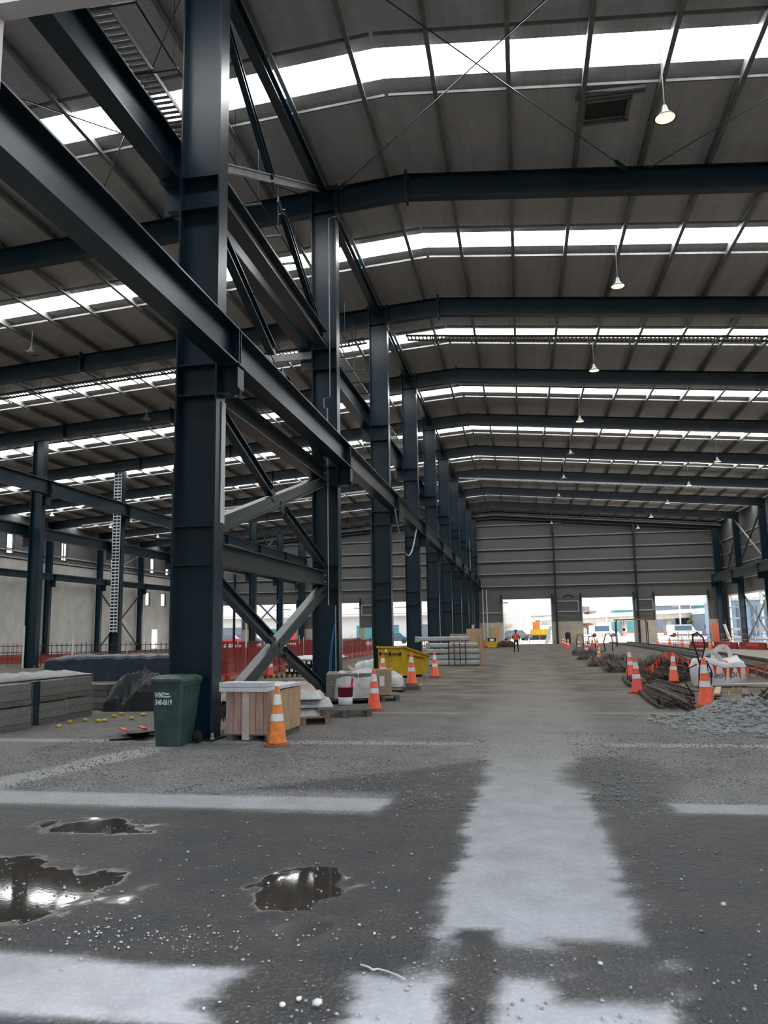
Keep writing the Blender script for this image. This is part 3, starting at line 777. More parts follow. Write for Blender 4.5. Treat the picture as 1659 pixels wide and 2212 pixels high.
# cable trays
def tray(label, p0, p1, w, side, m=PURLIN, step=.3, rung=.03, hang=True, holes=True):
    p0 = Vector(p0); p1 = Vector(p1); d = p1-p0; L_ = d.length; u = d.normalized(); s = Vector(side)
    t = thing('cable_tray', label, 'cable tray', p0, 0, 'cable trays')
    for k in (-1, 1):
        q = MB(); q.bar(s*(k*w/2)+Vector((0,0,.05)), d+s*(k*w/2)+Vector((0,0,.05)), .02, .10); q.build('side_rail', m, t)
    x = step/2; q = MB(); near = L_/step < 300 and p0.y < 20
    if near:
        q.bar(-s*w/2, s*w/2, rung*2.2, .02); rm = q.mesh('rung', m)
        while x < L_: put('rung', rm, t, u*x); x += step
    else:
        while x < L_: q.bar(u*x-s*w/2, u*x+s*w/2, rung*2.2, .02); x += step
        tag(q.build('rungs', m, t), None, None, None, 'stuff')
    x = 1.2
    while x < L_:
        q = MB(); q.bar(u*x-s*(w/2), u*x+s*(w/2+.55), .05, .06); h = q.build('trapeze_hanger', STEEL2, t)
        for k in (w/2+.45,):
            q = MB(); c = u*x+s*k; q.tube([c, c+Vector((0,0,1.6))], .008, 4); q.build('hanger_rod', STEEL2, h)
        x += 1.7
    return t
tray('perforated cable tray running beside the high left crane runway', (-7.0, 8.5, 12.75), (-7.0, 47, 12.75), .42, (1,0,0), step=.16, rung=.035)
tg = MB(); tg.tube([(-6.35, 8, 12.9), (-6.35, 30, 12.9)], .02, 6); tag(tg.build('suspended_cable', BLACKP), 'single dark cable strung beside the perforated tray near the top', 'cable')
tray('cable tray crossing the right roof slope behind the third rafter', (-4.6, 33.3, 14.55), (22.0, 33.3, 12.3), .55, (0,1,0), step=.17, rung=.03)
tray('cable tray crossing the left roof slope behind the third rafter', (-6.4, 33.0, 14.45), (-40, 33.0, 11.9), .55, (0,1,0), step=.17, rung=.03)
tray('bright white cable tray in front of the seventh rafter', (-4.9, 66.6, 14.35), (22.0, 66.6, 12.05), .35, (0,1,0), m=WHITE_STEEL, step=.25)
tg = thing('cable_trunking', 'long pale trunking under the left roof slope', 'trunking', (-6.4,66.4,14.1)); q = MB(); q.bar((0,0,0),(-33.6,0,-2.5),.25,.12); q.build('duct', WHITE_STEEL, tg)
for k in range(9):
    q = MB(); x = -2-3.8*k; z = x*2.5/33.6; q.tube([(x,0,z),(x,0,ZR(x-6.4)+.3-14.1)], .012, 4); q.build('hanger_rod', STEEL2, tg)

# roof vent of the nearest bay
v = thing('roof_vent', 'square dark roof vent in a metal frame left of the nearest lamp', 'vent', (2.65, 19.25, 14.95))
q = MB(); q.box(-.5,.5,-.35,.35,-.02,.05); q.build('vent_opening', BLACKP, v)
for a, b_ in (((-.62,-.46),(.62,-.46)),((-.62,.46),(.62,.46)),((-.56,-.46),(-.56,.46)),((.56,-.46),(.56,.46)),((-.8,-.75),(.9,-.75)),((-.8,-.6),(.9,-.6))):
    q = MB(); q.bar((*a,-.05),(*b_,-.05),.09,.09); q.build('vent_frame', PURLIN, v)

# high-bay lamps
WARM = emit('lamp_glow', (1, .74, .32), 2.7)
def lamp(x, y, z, on, label):
    t = thing('high_bay_lamp', label, 'lamp', (x, y, z), 0, 'high-bay lamps')
    q = MB(); q.lathe([(.03,.34),(.06,.30),(.10,.16),(.19,.06),(.245,0),(.235,0),(.18,.05),(.09,.14),(.02,.16)], 20); q.build('reflector', STEEL2, t, smooth=True)
    q = MB(); q.lathe([(.215,.012),(.215,.02)], 20); q.build('diffuser', WARM if on else GALV, t)
    q = MB(); q.tube([(0,0,.33),(0,0,ZR(x)+.30-z)], .012, 5); q.build('hanger', STEEL2, t)
    if not on:
        q = MB(); q.tube([(.3*math.cos(a),.3*math.sin(a),.02) for a in np.linspace(0,2*math.pi,17)], .015, 5); q.build('guard_ring', STEEL2, t)
mid = lambda i: (FY(i)+FY(i-1))/2
for k, (i, lab) in enumerate(((2,'nearest'),(3,'second'),(4,'third'),(5,'fourth'))): lamp(3.68, mid(i)+.1, 13.15, True, 'glowing high-bay lamp, the %s in the row over the central path' % lab)
for i, lab in ((6,'nearest'),(7,'second'),(8,'third'),(9,'fourth'),(10,'fifth')): lamp(13.1, mid(i)+.1, 12.2, True, 'glowing high-bay lamp, the %s in the far right row' % lab)
for i, x, lab in ((7,-40.8,'left'),(8,-40.2,'middle'),(9,-39.6,'right')): lamp(x, mid(i)+.1, 12.05, True, 'glowing lamp far away in the left hall, the %s of three' % lab)
for x, y, z, lab in ((-19.2,27.6,13.0,'unlit lamp under the left roof of the third bay'),(-19.4,38.0,13.0,'unlit lamp under the left roof of the fourth bay'),(-7.7,36.5,13.6,'unlit lamp left of the third middle column'),(3.7,mid(6)+.1,13.2,'unlit lamp above the path in the sixth bay'),(3.7,mid(7)+.1,13.2,'unlit lamp above the path in the seventh bay'),(3.7,mid(8),13.2,'unlit lamp above the path in the eighth bay'),(3.7,mid(10),13.0,'unlit lamp before the far wall over the path'),(-19.5,mid(9),13,'unlit lamp far off in the left hall')):
    lamp(x, y, z, False, lab)

# cable loop and chain hoist on the far middle columns
t = MB(); t.tube([(-4.74, 29.9+6.4*s, 6.35-4*1.55*s*(1-s)) for s in np.linspace(0,1,15)], .03, 6); tag(t.build('power_cable', GALV, smooth=True), 'grey cable hanging in a loop from the runway between third and fourth columns', 'cable')
h = thing('chain_hoist', 'blue chain hoist hanging low against the ninth middle column', 'hoist', (-4.85, 76.9, 1.0))
q = MB(); q.bevbox(-.28,.28,-.3,.3,.2,.95,.08); q.build('hoist_body', mat('hoist_blue', (.01,.025,.09), .4, 0, .2, 5), h)
q = MB(); q.lathe([(.12,-.35),(.26,-.25),(.3,.1),(.22,.2)], 12); q.build('chain_bag', BLACKP, h)
for x in (-.12, .12):
    q = MB(); q.tube([(x,0,.95),(x,0,5.1)], .05, 6); q.build('chain', STEEL2, h)
q = MB(); q.tube([(.05,0,5.1),(.05,0,9.2)], .035, 6); q.build('lifting_cable', GALV, h)
q = MB(); q.box(.02,.2,-.31,-.3,.35,.85); q.build('label_plate', PRINTW, h)

# ================================================================== THINGS ON THE FLOOR
def text_mesh(txt, size, name='lettering', extr=.002, bold=False, shear=0):
    c = bpy.data.curves.new(name, 'FONT'); c.body = txt; c.size = size; c.extrude = extr; c.shear = shear
    if bold: c.offset = size*.022
    o = bpy.data.objects.new(name, c); COL.objects.link(o)
    dg = bpy.context.evaluated_depsgraph_get(); m = bpy.data.meshes.new_from_object(o.evaluated_get(dg))
    bpy.data.objects.remove(o); bpy.data.curves.remove(c); m.materials.clear(); return m
def on_face(mesh, mat_, parent, origin, xdir, updir, name='lettering', xs=1.0):
    # lay text so that its x runs along xdir and its y along updir
    x = Vector(xdir).normalized(); u = Vector(updir).normalized(); n = x.cross(u)
    mesh.materials.append(mat_)
    mesh.transform(Matrix.Diagonal((xs, 1, 1, 1)))
    mesh.transform(Matrix(((x.x,u.x,n.x,origin[0]),(x.y,u.y,n.y,origin[1]),(x.z,u.z,n.z,origin[2]),(0,0,0,1))))
    return put(name, mesh, parent)

# ---- traffic cones
def cone_meshes():
    r = lambda z: .150 + (.034-.150)*(z-.05)/(.90-.05)
    def seg(z0, z1, e): return [(r(z0)+e, z0), (r(z1)+e, z1)]
    base = MB(); base.bevbox(-.19,.19,-.19,.19,0,.035,.05)
    body = MB(); body.lathe([(r(.04)+.02,.04),(r(.06),.06),(r(.90),.90),(r(.90)*.6,.91)], 18)
    b1 = MB(); b1.lathe(seg(.38,.49,.004), 18, cap=False); b2 = MB(); b2.lathe(seg(.63,.79,.004), 18, cap=False)
    return base, body, b1, b2
_cm = cone_meshes()
CONE = {}
for key, mm, bm_ in (('orange', ORANGE, ORANGE), ('amber', ORANGE2, MUD), ('red', REDC, REDC)):
    CONE[key] = (_cm[0].mesh('cone_base', MUD if key != 'red' else REDC), _cm[1].mesh('cone_body', mm, True), _cm[2].mesh('band', REFL, True), _cm[3].mesh('band', REFL, True))
def cone(x, y, label, key='orange', z=None, tilt=(0,0), rz=None, s=1.0, base=True):
    t = thing('traffic_cone', label, 'cone', (x, y, G(y) if z is None else z), random.uniform(0,1.5) if rz is None else rz, 'traffic cones')
    t.rotation_euler = (tilt[0], tilt[1], t.rotation_euler[2]); t.scale = (s,s,s)
    for nm, m in zip(('base','body','reflective_band','reflective_band'), CONE[key]):
        if base or nm != 'base': put(nm, m, t)
cone(-3.81, 12.0, 'muddy amber cone in front of the timber crate', 'amber', rz=.2, s=.98)
cone(-3.23, 17.03, 'bright orange cone beside the plastic-wrapped paving load', s=.98)
cone(-4.71, 26.5, 'orange cone at the left front corner of the yellow skip', rz=.4)
cone(-3.20, 22.7, 'orange cone standing on a grey plinth before the yellow skip', z=.02)
cone(-3.21, 28.9, 'orange cone in front of the grey barrier rail stack')
cone(3.62, 28.8, 'tall orange cone right of the path, behind the red cone', s=1.05)
cone(2.82, 21.3, 'red cone at the left end of the rusty bar bundles', 'red')
cone(4.26, 24.3, 'orange cone with a torn base standing among the rusty bars', s=.95, tilt=(0,.03), z=.05, base=False)
cone(3.28, 15.6, 'orange cone planted on the crushed rock heap', z=.22, s=.98)
for x, y, k, lab in ((3.88,80.3,'red','leftmost small red cone of the far cluster by the concrete upstand'),(3.69,72.3,'red','second small red cone of the far cluster right of the path'),(3.73,68.8,'orange','third small cone of the far cluster right of the path'),
    (4.10,61.3,'red','small red cone lying low behind the black tarp heap'),(3.89,51.5,'red','small red cone with a white top beside the dark bundle end'),(5.03,63.6,'red','small red cone behind the white-topped one'),
    (6.21,74.7,'red','small red cone under the middle far doorway'),(6.02,67.7,'red','small red cone by the black hose loops'),(13.02,81.5,'orange','small orange cone beyond the track, leftmost of three'),
    (12.98,74.8,'orange','small orange cone beyond the track, middle of three'),(12.98,69.1,'orange','small orange cone beyond the track, rightmost of three'),(13.72,62.5,'amber','dull brown cone beyond the track before the red barriers'),
    (-7.53,60.8,'red','small red cone right of the grey barrier rail stack'),(-9.82,30.0,'red','dark red cone behind the low cross brace beside the red barrier')):
    cone(x if lab[0:5] != 'small' or True else x, y, lab, k)
cone(4.16, 46.5, 'small amber cone with a white tip among the bar bundles', 'amber', tilt=(.05,.12), s=.8)

# ---- wheelie bin
b = thing('wheelie_bin', 'green wheelie bin with white lettering in front of the nearest column', 'bin', (-5.50, 12.02, 0), math.radians(-4))
def taper(b0, b1, z0, z1, bev=.04):
    q = MB(); v = []
    for (x0,x1,y0,y1), z in ((b0,z0),(b1,z1)):
        v += [(x0+bev,y0,z),(x1-bev,y0,z),(x1,y0+bev,z),(x1,y1-bev,z),(x1-bev,y1,z),(x0+bev,y1,z),(x0,y1-bev,z),(x0,y0+bev,z)]
    q.add(v, [tuple(range(7,-1,-1)), tuple(range(8,16))] + [(i,(i+1)%8,8+(i+1)%8,8+i) for i in range(8)]); return q
q = taper((-.21,.21,-.26,.20),(-.225,.225,-.27,.24),0,.17); 
q2 = taper((-.225,.225,-.27,.24),(-.275,.275,-.305,.36),.17,.98); q.add(q2.v, q2.f); q.build('body', BINGREEN, b)
q = MB(); q.bevbox(-.285,.285,-.315,.37,.93,.985,.04); q.build('rim', BINGREEN, b)
q = taper((-.30,.30,-.335,.36),(-.30,.30,-.335,.36),.985,1.03); q2 = taper((-.30,.30,-.335,.36),(-.22,.22,-.24,.30),1.03,1.075); q.add(q2.v, q2.f); ld = q.build('lid', BINLID, b)
q = MB(); q.tube([(-.22,.37,1.0),(-.22,.43,1.0),(.22,.43,1.0),(.22,.37,1.0)], .018, 6); q.build('handle', BINGREEN, b)
for s in (-1, 1):
    q = MB(); q.tube([(s*.27,.20,.10),(s*.33,.20,.10)], .105, 18); wl_ = q.build('wheel', DARK, b)
    q = MB(); q.tube([(s*.27+ (.06 if s>0 else -.075),.20,.10),(s*.27+(.075 if s>0 else -.06),.20,.10)], .06, 12); q.build('hub', STEEL2, wl_)
    for y in (-.2,-.05,.1,.22): q = MB(); q.box(s*.265-.015, s*.265+.015, y-.01, y+.01, .80, .93); q.build('rib', BINGREEN, b)
def face_y(z): return -.27 - .035*(z-.17)/.81 - .003
tz = .72
on_face(text_mesh('WM', .115, bold=True), PRINTW, b, (-.20, face_y(.74), .745), (1,0,0), (0,-.043,1), xs=.62)
on_face(text_mesh('Waste', .055, bold=True), PRINTW, b, (-.07, face_y(.77), .79), (1,0,0), (0,-.043,1), xs=.8)
on_face(text_mesh('Management', .05, bold=True), PRINTW, b, (-.07, face_y(.74), .748), (1,0,0), (0,-.043,1), xs=.55)
on_face(text_mesh('348-0619', .115, bold=True, shear=.15), PRINTW, b, (-.20, face_y(.655), .635), (1,0,0), (0,-.043,1), xs=.66)

# ---- rubber mats with orange straps on the floor by the bin
t = thing('rubber_mat_pile', 'black rubber mats with two orange straps on the gravel left of the bin', 'mats', (-6.6, 12.75, 0))
for k, (x, y, a, w_, l_) in enumerate(((-.05,0,.3,.55,.75),(.12,.1,-.2,.5,.6),(.25,-.2,.9,.35,.4))):
    q = MB(); c, s = math.cos(a), math.sin(a); v = []
    n = 5
    for i in range(n):
        for j in range(n):
            u = (i/(n-1)-.5)*w_; vv = (j/(n-1)-.5)*l_; v.append((x+u*c-vv*s, y+u*s+vv*c, .02+.035*k+.04*abs(math.sin(3*i+2*j+k))))
    top = len(v); v += [(p[0],p[1],max(.0,p[2]-.02)) for p in v]
    f = [(i*n+j,i*n+j+1,(i+1)*n+j+1,(i+1)*n+j) for i in range(n-1) for j in range(n-1)]
    f += [tuple(top+i for i in reversed(q_)) for q_ in f]
    q.add(v, f); q.build('rubber_mat', DARK, t)
for a, b_ in (((-.30,.15,.13),(.02,-.28,.15)),((.0,.22,.15),(.25,-.05,.15))):
    q = MB(); q.bar(a, b_, .07, .025); q.build('orange_strap', ORANGE, t)

# ---- timber crate with white lid
c = thing('timber_crate', 'pinkish timber crate with a white board lid beside the nearest column', 'crate', (-4.82, 12.44, 0), math.radians(-6))
W_, D_, H_ = .80, 1.25, .80
for k in range(6):
    q = MB(); x0 = W_*k/6; q.box(x0+.004, x0+W_/6-.004, 0, .022, .11, H_-.02); q.build('plank', WOODP, c)
for k in (0, 1):
    q = MB(); x0 = (.30 if k == 0 else W_-.06); q.box(x0, x0+.12-.06*k, -.024, 0, .02, H_-.03); q.build('batten', WOODP if k else mat('whitewashed_batten', (.50,.43,.39), .8, 0, .15, 4), c)
q = MB(); q.box(W_-.02, W_, .025, D_, .11, H_-.02); q.build('side_board', WOODY, c)
q = MB(); q.box(0, .02, .025, D_, .11, H_-.02); q.build('side_board', WOODY, c)
q = MB(); q.box(.02, W_-.02, D_-.02, D_, .11, H_-.02); q.build('back_board', WOODY, c)
q = MB(); q.box(.0, W_, .0, D_, .09, .11); q.build('floor_board', WOODG, c)
for x in (.02, .36, .68):
    q = MB(); q.box(x, x+.1, 0.02, D_, 0, .09); q.build('skid', WOODG, c)
q = MB(); q.box(-.1, .74, -.05, .28, H_-.02, H_+.05); q.build('lid_board', WHITEP, c)
q = MB(); q.box(-.1, .74, -.05, .28, H_+.055, H_+.125); q.build('lid_board', WHITEP, c)
q = MB(); q.box(-.08, W_+.02, .29, D_+.02, H_, H_+.05); q.build('lid_board', WHITEP, c)
for k in range(3):
    q = MB(); q.tube([(-.05, .62+.2*k, 0), (-.09, .6+.2*k, .45), (-.06, .66+.2*k, .62)], .016, 5); q.build('offcut_stake', WOODG, c)

# ---- pallets
def pallet(x, y, rz, label, m=WOOD, w=1.0, d=1.2, z=None):
    p = thing('wooden_pallet', label, 'pallet', (x, y, G(y) if z is None else z), rz, 'wooden pallets')
    for k in range(7):
        q = MB(); yy = -d/2 + (d-.1)*k/6; q.box(-w/2, w/2, yy, yy+.1, .122, .144); q.build('deck_board', m, p)
    for k in range(3):
        q = MB(); xx = -w/2+(w-.1)*k/2; q.box(xx, xx+.1, -d/2, d/2, .1, .122); q.build('stringer', m, p)
        for j in range(3):
            q = MB(); yy = -d/2+(d-.12)*j/2; q.box(xx, xx+.1, yy, yy+.12, .022, .1); q.build('block', m, p)
        q = MB(); q.box(xx, xx+.1, -d/2, d/2, 0, .022); q.build('bottom_board', m, p)
    return p
def crumple(x0, x1, y0, y1, h, amp, n=14, seed=0, skirt=True, sq=4):
    # draped sheet over a box: height field with soft shoulders and noise
    q = MB(); v = []; xs = np.linspace(x0, x1, n); ys = np.linspace(y0, y1, n)
    X, Y = np.meshgrid(xs, ys, indexing='ij')
    u = (X-x0)/(x1-x0)*2-1; w_ = (Y-y0)/(y1-y0)*2-1
    e = np.clip(1-np.abs(u)**sq, 0, 1)*np.clip(1-np.abs(w_)**sq, 0, 1)
    Z = h*e**.35*(1-.25*fbm(X+seed, Y, 2.2, seed)) + amp*(fbm(X+3, Y+seed, 5, seed+3)-.5)*e**.3
    Z = np.maximum(Z, .012)
    for i in range(n):
        for j in range(n): v.append((X[i,j]+amp*.5*(vnoise(X[i:i+1,j]*7, Y[i:i+1,j]*7, seed)[0]-.5), Y[i,j], Z[i,j]))
    f = [(i*n+j,(i+1)*n+j,(i+1)*n+j+1,i*n+j+1) for i in range(n-1) for j in range(n-1)]
    return q.add(v, f)
def drape(x0, x1, y0, y1, h, seed, n=26, rough=.5, power=3, s=1.3):
    # heavy sheet thrown over a load: sharp ridges running in a few directions
    q = MB(); X, Y = np.meshgrid(np.linspace(x0,x1,n), np.linspace(y0,y1,n), indexing='ij')
    u = (X-x0)/(x1-x0)*2-1; w_ = (Y-y0)/(y1-y0)*2-1
    e = np.clip(1-np.abs(u)**power,0,1)*np.clip(1-np.abs(w_)**power,0,1)
    r = 1-np.abs(2*vnoise(X*s*1.2+Y*s*.5+seed, Y*s-X*s*.4, seed)-1); r2 = 1-np.abs(2*vnoise(X*s*2.6-Y*s, Y*s*2.2+X*s*.9, seed+5)-1)
    Z = np.maximum(h*e**.4*((1-rough)+rough*(.7*r+.3*r2)), .012)
    X = X+.10*rough*(vnoise(X*3,Y*3,seed+8)-.5); v = np.stack([X,Y,Z],-1).reshape(-1,3).tolist()
    f = []
    for i in range(n-1):
        for j in range(n-1):
            a,b_,c_,d_ = i*n+j,(i+1)*n+j,(i+1)*n+j+1,i*n+j+1
            f += [(a,b_,c_),(a,c_,d_)] if (i*7+j*3) % 2 else [(a,b_,d_),(b_,c_,d_)]
    return q.add(v, f)
def solid(q, t=.012):
    # give a sheet thickness downwards
    n = len(q.v); q.v += [(x,y,max(0,z-t)) for x,y,z in q.v]; q.f += [tuple(i+n for i in reversed(f)) for f in list(q.f)]; q.mi += [0]*(len(q.f)-len(q.mi)); return q
pallet(-4.25, 15.05, .28, 'brown wooden pallet under the white bags behind the crate')
pallet(-3.75, 16.35, .25, 'grey wooden pallet next to the pink pail', WOODG, 1.1, 1.2)
pallet(-4.15, 18.9, .2, 'grey pallet under the plastic-wrapped paving load', WOODG, 1.2, 1.3)
pallet(-3.5, 19.6, .2, 'low grey pallet behind the bright orange cone', WOODG, .8, .9)
for k, (x, y, z, rz, lab) in enumerate(((-4.35,15.0,.146,.25,'lowest white plastic bag on the brown pallet'),(-4.15,15.1,.30,.35,'second white plastic bag on the brown pallet'),(-4.3,15.05,.45,.15,'third white plastic bag on the brown pallet'),(-4.55,15.25,.58,.4,'topmost crumpled plastic bag with brown contents behind the crate'))):
    q = solid(crumple(-.42,.42,-.5,.5,.17,.10,12,20+k,sq=6)); o = q.build('plastic_bag', PLASW if k < 3 else mat('brown_film_bag', (.36,.27,.22), .35, 0, .2, 5, .4, 12), None, (x,y,z), True); o.rotation_euler = (0,0,rz); tag(o, lab, 'bag', 'bags on the brown pallet')
# wrapped paving load: grey blocks in plastic
t = thing('wrapped_paving_load', 'grey paving blocks in torn white plastic behind the bright orange cone', 'paving load', (-4.15, 18.9, .15), .2)
for i in range(3):
    for j in range(4):
        for k in range(2):
            q = MB(); q.bevbox(-.57+.385*i, -.57+.375*(i+1), -.62+.315*j, -.62+.305*(j+1), .005+.28*k, .275+.28*k, .012); q.build('block', BLOCK, t)
q = solid(crumple(-.40,.66,-.70,.68,.66,.10,18,41,sq=10)); q.build('plastic_sheet', PLASW, t, None, True)
pb = MB(); pb.box(-.012,.012,-.07,.07,-.04,.04)
o = MB(); o.box(-.05,.10,-.005,.005,-.06,.05)
# pail
p = thing('paint_pail', 'dark pink and white paint pail on the grey pallet', 'pail', (-3.80, 16.75, .146), .3)
q = MB(); q.lathe([(.135,0),(.15,.02),(.155,.17)], 20); q.build('lower_wall', WHITEP, p, None, True)
q = MB(); q.lathe([(.155,.17),(.168,.36),(.172,.36),(.172,.38),(.15,.38)], 20); q.build('label_band', PINK, p, None, True)
q = MB(); q.bar((.13,0,.38),(.16,.0,.56),.05,.01,(0,1,0)); q.build('pink_tag', mat('magenta_tag',(.55,.01,.16),.5), p)

# ---- cardboard boxes near the second column
bx = [(-5.0,21.0,0,.5,.4,.42,.1,'left cardboard box of the row at the foot of the second column'),(-4.45,21.3,0,.62,.45,.46,-.15,'middle cardboard box with a white label by the second column'),(-3.85,21.6,0,.45,.45,.46,.2,'right cardboard box with a white label by the second column'),
      (-3.45,19.35,.15,.42,.4,.6,.1,'tall cardboard box right behind the bright orange cone'),(-3.9,20.3,0,.5,.45,.35,.3,'low cardboard box behind the wrapped paving load'),(-4.30,22.1,.0,.9,.6,.58,.05,'large opened cardboard box behind the labelled boxes'),(-5.55,23.2,0,1.2,.8,.42,.1,'wide flat cardboard carton beyond the second column')]
for x, y, z, w_, d_, h_, rz, lab in bx:
    t = thing('cardboard_box', lab, 'box', (x, y, G(y)+z), rz, 'cardboard boxes by the second column')
    q = MB(); q.box(-w_/2,w_/2,-d_/2,d_/2,0,h_); q.build('carton', CARD, t)
    for s in (-1, 1):
        q = MB(); q.bar((s*w_/2,-d_/2,h_+.004),(s*w_/2,d_/2,h_+.004),.008,.008); q.bar((s*w_/2,0,h_),(s*(w_/2-.18 if 'opened' not in lab else w_/2+.16),0,h_+(.01 if 'opened' not in lab else .14)),d_,.008,(0,0,1)); q.build('flap', CARD, t)
    if 'label' in lab or 'tall' in lab:
        q = MB(); q.box(-.06,.06,-d_/2-.004,-d_/2,h_*.35,h_*.75); q.build('paper_label', PRINTW, t)
q = solid(crumple(-.55,.55,-.45,.45,.4,.3,16,52,sq=3)); tag(q.build('plastic_film_heap', PLASW, None, (-3.95,22.3,G(22.9)+.15), True), 'crumpled white plastic film heap in front of the yellow skip', 'plastic film')
q = solid(crumple(-.6,.6,-.5,.5,.55,.4,14,57,sq=2)); tag(q.build('plastic_film_heap', PLASW, None, (-6.6,33.6,G(33.6)), True), 'white plastic bundle on the ground between second and third columns', 'plastic film')
q = MB(); q.bevbox(-.27,.27,-.25,.25,0,.14,.03); o = q.build('concrete_plinth', BLOCK, None, (-3.2,22.75,G(22.9)-.0)); o.rotation_euler = (0,0,.1); tag(o, 'grey concrete plinth with dark letters under the cone before the yellow skip', 'plinth')
for o2 in bpy.data.objects:
    if o2.get('label', '').startswith('orange cone standing on a grey plinth'): o2.location.z = G(22.7)+.145
on_face(text_mesh('DYNEX', .12, bold=True), INK, o, (-.22,-.252,.03), (1,0,0), (0,0,1))
pallet(-3.75, 22.2, .15, 'weathered pallet under the plastic film in front of the yellow skip', WOODG, .9, .8)

# ---- yellow skip
s_ = thing('yellow_skip', 'yellow steel skip with sloping top in front of the third column', 'skip', (-4.55, 29.4, G(29.4)), math.radians(-33))
def prism(pts, x0, x1):
    q = MB(); n = len(pts); v = [(x0,a,c_) for a,c_ in pts]+[(x1,a,c_) for a,c_ in pts]
    return q.add(v, [tuple(range(n)), tuple(range(2*n-1,n-1,-1))]+[(i,n+i,n+(i+1)%n,(i+1)%n) for i in range(n)])
side = [(-.55,.08),(.75,.08),(.95,.72),(-.55,1.10)]
q = prism(side, -.62, .62); q.build('hopper', YEL, s_)
q = MB(); q.bar((-.66,-.55,1.12),(-.66,.98,.74),.05,.05); q.build('rim_angle', YEL, s_)
q = MB(); q.bar((.66,-.55,1.12),(.66,.98,.74),.05,.05); q.build('rim_angle', YEL, s_)
q = MB(); q.bar((-.66,-.58,1.10),(.66,-.58,1.10),.06,.06); q.build('rim_angle', YEL, s_)
q = MB(); q.tube([(-.5,-.62,.86),(.5,-.62,.86)], .022, 6); h_ = q.build('tow_bar', RUST, s_)
for x in (-.5,0,.5):
    q = MB(); q.box(x-.03,x+.03,-.62,-.55,.80,.92); q.build('bar_bracket', RUST, s_)
q = MB(); q.tube([(.665,-.35,.82),(.665,.62,.66)], .018, 6); q.build('tow_bar', RUST, s_)
for y in (-.4, .55):
    q = MB(); q.box(-.5,.5,y-.08,y+.08,0,.08); q.build('skid', RUST, s_)
q = MB(); q.tube([(-.2,-.56,.98),(-.2,-.57,.98)], .07, 14); q.build('round_sticker', PRINTW, s_)

# ---- grey barrier rail stack
tp = []
BARR = mat('grey_barrier_rail', (.36,.375,.37), .55, .1, .15, 4)
for k, (z, x0, x1, dy) in enumerate(((.02,-4.5,-2.1,0),(.30,-4.5,-2.1,.03),(.58,-4.6,-2.1,.0),(.86,-4.45,-2.15,.02),(1.16,-5.0,-2.6,.35))):
    lab = ['bottom','second','third','fourth','topmost'][k]
    t = thing('barrier_rail', 'grey steel barrier rail, %s of the stack beyond the yellow skip' % lab, 'barrier rail', (x0, 38.2+dy, G(38.2)+z), 0, 'stacked barrier rails')
    q = MB(); L_ = x1-x0
    q.add([(0,-.04,.0),(L_,-.04,.0),(L_,-.10,.05),(0,-.10,.05),(L_,-.10,.18),(0,-.10,.18),(L_,-.04,.23),(0,-.04,.23),(0,.02,.0),(L_,.02,.0),(L_,.02,.23),(0,.02,.23)],
          [(0,1,2,3),(3,2,4,5),(5,4,6,7),(9,8,11,10),(0,8,9,1),(7,6,10,11),(0,3,5,7,11,8),(1,9,10,6,4,2)]); q.build('rail', BARR, t)
    for x in (.15, L_-.25):
        q = MB(); q.box(x,x+.1,.02,.3,.0,.24); q.build('stub_post', BARR, t)
    q = MB(); q.box(-.22,0,-.02,.1,-.02 if k else 0,.26); q.build('end_plate', BARR, t)
for k in range(4):
    q = MB(); x = -3.55+.27*k; q.box(x-.02,x+.02,38.06,38.085,G(38)+.02,G(38)+1.1); tag(q.build('lashing_strap', DARK), 'dark lashing strap %d from the left across the grey barrier rails' % (k+1) if False else ['leftmost','second','third','rightmost'][k]+' dark lashing strap across the grey barrier rails', 'strap', 'straps on the barrier rails')
q = MB(); q.box(-2.75,-2.0,39.2,39.4,G(39)+0,G(39)+1.75); tag(q.build('plywood_sheet', WOODY), 'pale plywood sheet leaning behind the barrier rails', 'plywood')
q = MB(); q.box(-3.6,-2.8,39.5,39.7,G(39),G(39)+1.5); tag(q.build('timber_bundle', WOODP), 'upright timber boards behind the barrier rails', 'timber')
q = MB(); q.bar((-1.95,38.3,G(38)),(-2.1,39.2,G(38)+1.6),.09,.05); tag(q.build('timber_prop', WOOD), 'slanted timber prop at the right end of the barrier rails', 'timber')

# ---- black box-section stack (two tiers) behind the cross brace
n = 0
for tier in range(2):
    for k in range(8 if tier == 0 else 7):
        x = -9.50+.20*k+.12*tier; y0 = 31.2
        z = G(33)+.1+tier*.30
        t = thing('box_section', 'black square tube with white end label, %s tier, %s from left' % (('lower','upper')[tier], ['first','second','third','fourth','fifth','sixth','seventh','eighth'][k]), 'steel tube', (x, y0, z), 0, 'black square tubes %s tier' % ('lower','upper')[tier])
        q = MB(); q.bevbox(-.085,.085,0,3.4,0,.18,.015); q.build('tube', BLACKP, t)
        q = MB(); q.box(-.058,.058,-.006,0,.03,.15); q.build('end_label', PRINTW, t)
for z in (0, .285):
    for y in (31.5, 33.8):
        q = MB(); q.box(-9.65,-7.9,y-.05,y+.05,G(33)+z,G(33)+z+.1-.0); tag(q.build('timber_dunnage', WOODG), 'timber bearer %s the %s tier of black tubes' % (('near end under','far end under')[y > 33], ('lower','upper')[z > 0]), 'timber', 'tube stack bearers')
q = solid(crumple(-.95,.95,-1.3,1.3,.13,.08,14,71,sq=8)); tag(q.build('plastic_cover', PLASW, None, (-8.7,33.2,G(33)+.585), True), 'whitish plastic sheet over the black square tubes', 'plastic film')

